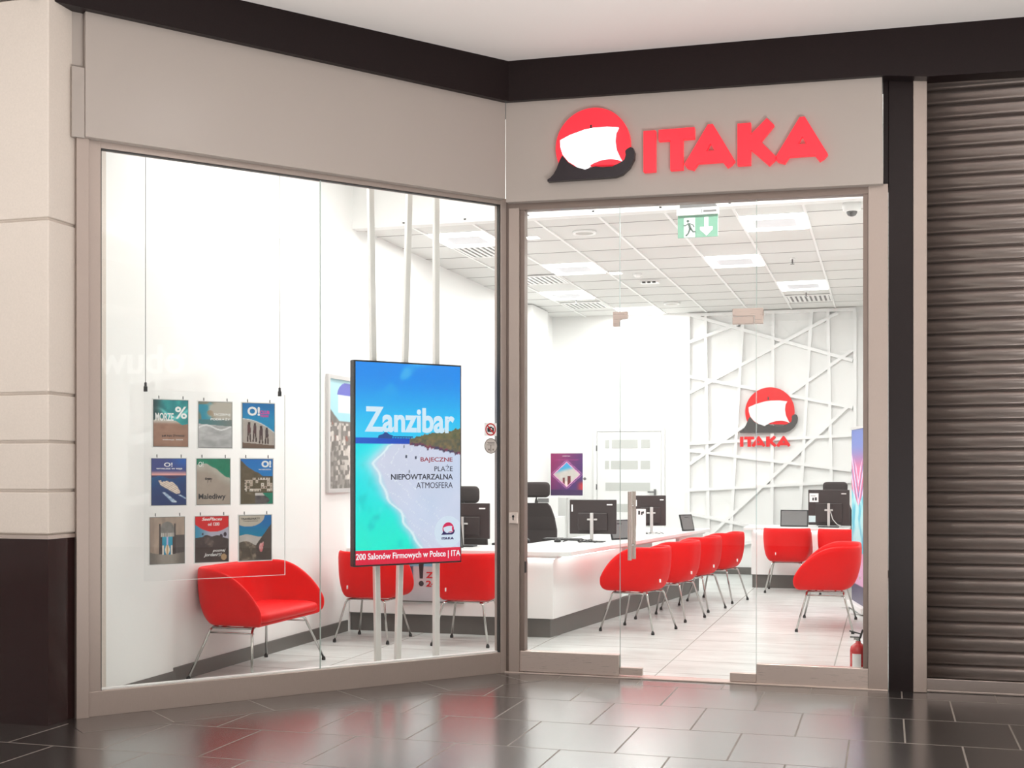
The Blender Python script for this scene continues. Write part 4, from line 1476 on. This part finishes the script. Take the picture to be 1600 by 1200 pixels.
office_chair('black high-back office chair with headrest beside the corner post', -1.02, 4.35, .15)
office_chair('black office chair whose headrest rises above the monitor by the advertising screen', -1.40, 3.45, PI+.0, -.03)
office_chair('black office chair behind the monitor on the far desk', 2.0, 8.25, PI, -.02)

# ------------------------------------------------------------------ other furniture and notices
ps = root('poster_stand', 'purple travel poster on a low stand behind the counter', 'poster stand', (-1.695, 8.5, 0))


def p_pyramid(u, v):
    x, z = abs(u-.5), v-.50
    c = mixc((150, 40, 100), (70, 40, 104), ss(.0, 1, u*.7+(1-v)*.5))
    c = mixc(c, (206, 50, 50), ss(.75, 1, u)*ss(.38, .24, v)*.9)
    if v < .14:
        return (62, 36, 84)
    d = x/.40+abs(z)/.28
    if d < 1:
        if .02 < u-.5 < .12 and .2 < v < .46 or (-.12 < u-.5 < -.05 and .2 < v < .42):
            return (110, 34, 40)
        if z < -.17:
            return (238, 214, 206)
        c = mixc((190, 184, 176), (210, 204, 198), fbm(u*9, v*9, 2))
        return mixc(c, (60, 160, 206), ss(.06, .18, z+.2*(.5-u)))
    if d < 1.1:
        return (226, 160, 200)
    if 1.2 < d < 1.26:
        return (186, 110, 170)
    return c


obj('frame', MB().box(-.238, .238, .0, .02, 1.07, 1.705), M_WHITEG, ps)
picture('print', -.232, .232, 1.105, 1.70, -.001, p_pyramid, 60, M_PRINT, ps)
lettering('EGZOTYKA', -.06, .05, 1.655, 1.668, -.0015, M_INKW, ps)
lettering('TWOJE WAKACJE MARZEŃ', -.17, .17, 1.60, 1.615, -.0015, M_INKP, ps)
obj('pole', MB().tube([(0, .03, .02), (0, .03, 1.5)], .012, 10), M_SILV, ps)
obj('base', MB().lathe([(.0, .0), (.16, .0), (.16, .012), (.03, .02), (.0, .02)], (0, .03, 0), 24), M_SILV, ps)
obj('knob', MB().lathe([(.0, .0), (.02, .0), (.02, .02), (.0, .02)], (0, 0, 0), 12, Matrix.Translation((.262, .01, 1.34)) @ Matrix.Rotation(PI/2, 4, 'X')).box(.232, .262, .0, .015, 1.335, 1.345), M_GREY, ps)

# white back cabinet with a printer
cb = root('low_cabinet', 'low white cabinet behind the black office chair by the left wall', 'cabinet', (-1.72, 7.0, 0))
obj('body', MB().box(-.32, .32, -.25, .25, .0, .86), M_WHITEG, cb, bevel=.003)
for sx in (-.16, .16):
    dd = obj('door', MB().box(sx-.152, sx+.152, -.268, -.25, .06, .84), M_WHITEG, cb, bevel=.002)
    obj('knob', MB().lathe([(0, 0), (.008, 0), (.008, .02), (0, .02)], n=10, M=Matrix.Translation((sx*.2, -.268, .6)) @ Matrix.Rotation(PI/2, 4, 'X')), M_GREY, dd)
pr = root('printer', 'white printer with a dark tray slot on the low cabinet', 'printer', (-1.72, 7.0, .86))
obj('body', MB().box(-.24, .24, -.2, .2, .0, .26), M_WHITEG, pr, bevel=.01)
obj('paper_slot', MB().box(-.19, .19, -.205, -.19, .07, .10), M_BLACK, pr)
obj('control_panel', MB().box(.08, .22, -.215, -.19, .19, .24), M_GREY, pr)

# framed picture on the left wall
fp = root('framed_poster', 'large framed poster of a grey hillside town on the left wall behind the screen', 'framed poster', (XL, 1.72, 1.78), PI/2)


def p_isle(u, v):
    if v > .62+.35*max(0, .35-u):
        if blob(u, v, .62, .86, .34, .12) and v > .86:
            return (96, 100, 190)
        if .3 < u and v < .86 and v > .70:
            return (214, 226, 234)
        return mixc((128, 196, 214), (176, 220, 230), v)
    hx, hz = int(u*13+.9*nz(v*6, 0, 1)), int(v*22+.8*nz(u*5, 1, 2))
    h = hash2(hx, hz, 2)*.6+.4*fbm(u*9, v*12, 7)
    lit = ss(.30, .62, fbm(u*3+1, v*4, 21))
    if h > .50 and v < .60:
        c = mixc((232, 226, 220), (176, 168, 160), fbm(u*30, v*30, 3))
        return mixc((112, 108, 104), c, .35+.65*lit)
    if h < .17 and v > .35:
        return (140, 88, 76)
    return mixc((142, 136, 132), (88, 84, 78), fbm(u*16, v*22, 5))


obj('frame', MB().prism([[(-.36, -.52), (.36, -.52), (.36, .52), (-.36, .52)], [(-.325, -.485), (.325, -.485), (.325, .485), (-.325, .485)]], -.03, -.002), M_SILV, fp)
picture('print', -.325, .325, -.485, .485, -.012, p_isle, 70, M_PRINT, fp)

# winter poster board on the counter front
zb_ = root('winter_poster_board', 'grey winter offer board with red lettering on the counter front between chairs', 'poster board', (-1.26, 1.850, .29))


def p_winter(u, v):
    if v > .80:
        return mixc((60, 150, 186), (150, 200, 220), nz(u*7, v*7, 2))
    if .04 < u < .24 and v > .45:
        return mixc((24, 130, 170), (90, 40, 60), nz(u*20, v*20, 5))
    return mixc((196, 196, 200), (176, 176, 182), fbm(u*6, v*6, 3))


obj('board', MB().box(-.31, .31, -.012, 0, 0, .39), M_WHITEG, zb_)
picture('print', -.31, .31, 0, .39, -.0125, p_winter, 50, M_PRINT, zb_)
obj('mark', MB().prism([[(-.115, .36), (-.065, .36), (-.075, .20), (-.105, .20)]], -.0126, -.0136).prism([disc_pts(-.09, .155, .024, 20)], -.0126, -.0136), M_INK, zb_)
lettering('ZIMA', -.045, .19, .205, .26, -.013, M_INKR, zb_, bold=.03)
lettering('24/25', -.045, .19, .128, .183, -.013, M_INKR, zb_, bold=.03)
obj('bottom_rail', MB().box(-.31, .31, -.02, 0, -.012, .0), M_DGREY, zb_)

# roll-up banner by the right wall
BA = math.atan2(4.35-5.18, 2.43-2.275)
bn = root('rollup_banner', 'colourful roll-up banner with nested chevrons by the right wall', 'banner', (2.3525, 4.765, 0), BA)


def p_chev(u, v):
    x = abs(u-.5)
    k = v-(.55-x*.55)*1.0
    if v < .11:
        return (70, 60, 96)
    if v < .30:
        return mixc((214, 180, 220), (232, 130, 170), fbm(u*4, v*6, 2))
    if v < .56+.2*x:
        return mixc((170, 226, 232), (40, 176, 206), ss(.45, .7, fbm(u*5, v*8, 4)))
    q = (v-.55*x)*9
    c = mixc((220, 60, 130), (80, 110, 190), ss(.74, .92, v))
    if v < .74+.3*x and q % 1 < .35:
        return (236, 200, 232)
    if v < .70+.3*x and q % 1 < .6:
        return (58, 74, 158)
    return c


hb = .42
obj('sheet', MB().box(-hb, hb, .002, .006, .07, 1.89), M_WHITEG, bn)
picture('print', -hb, hb, .07, 1.89, .0015, p_chev, 60, M_PRINT, bn)
obj('cassette', MB().box(-hb-.01, hb+.01, -.05, .05, .012, .08), M_WHITEG, bn, bevel=.012)
obj('top_bar', MB().box(-hb, hb, -.008, .012, 1.885, 1.91), M_SILV, bn)
for s in (-.3, .3):
    obj('foot', MB().box(s-.03, s+.03, -.12, .12, .0, .012), M_SILV, bn)
obj('support_pole', MB().tube([(0, .03, .07), (0, .02, 1.89)], .008, 8), M_SILV, bn)

# fire extinguisher on the floor inside the right jamb
fe = root('fire_extinguisher', 'small red fire extinguisher on the floor inside the right jamb', 'fire extinguisher', (2.446, .30, 0))
fe.scale = (1.0, 1.0, 1.07)
obj('cylinder', MB().lathe([(.0, .0), (.052, .0), (.056, .008), (.056, .20), (.050, .225), (.030, .245), (.018, .252), (.018, .262), (.0, .262)], n=28), M_REDP, fe, smooth=True)
obj('valve', MB().lathe([(.016, .26), (.016, .285), (.0, .288)], n=14).box(-.03, .012, -.012, .012, .27, .285), M_CHROME, fe)
obj('lever', MB().box(-.06, .02, -.009, .009, -.004, .004, Matrix.Translation((0, 0, .312)) @ Matrix.Rotation(.22, 4, 'Y')).box(-.055, .01, -.008, .008, .283, .290), M_BLACK, fe)
obj('hose', MB().tube([(.012, 0, .282), (.03, -.01, .335), (.058, -.02, .315), (.058, -.035, .21), (.048, -.05, .15)], .008, 8), M_BLACK, fe, smooth=True)
m = MB()
pv = [(.0568*math.cos(-PI/2-.75+1.1*i/8), .0568*math.sin(-PI/2-.75+1.1*i/8)) for i in range(9)]
for i in range(8):
    m.face([(*pv[i], .045), (*pv[i+1], .045), (*pv[i+1], .185), (*pv[i], .185)])
obj('paper_label', m, M_INKW, fe)

# ------------------------------------------------------------------ shop sign across the hall (mirrored in the window panes)
ob = root('hall_shop_sign', 'white lit footwear shop sign on the far hall wall', 'sign', (13.98, -8.75, 0), -PI/2)
lettering('obuwie', -1.1, 1.1, 3.3, 3.85, 0, M_MSIGN, ob, depth=.04, bold=.01)
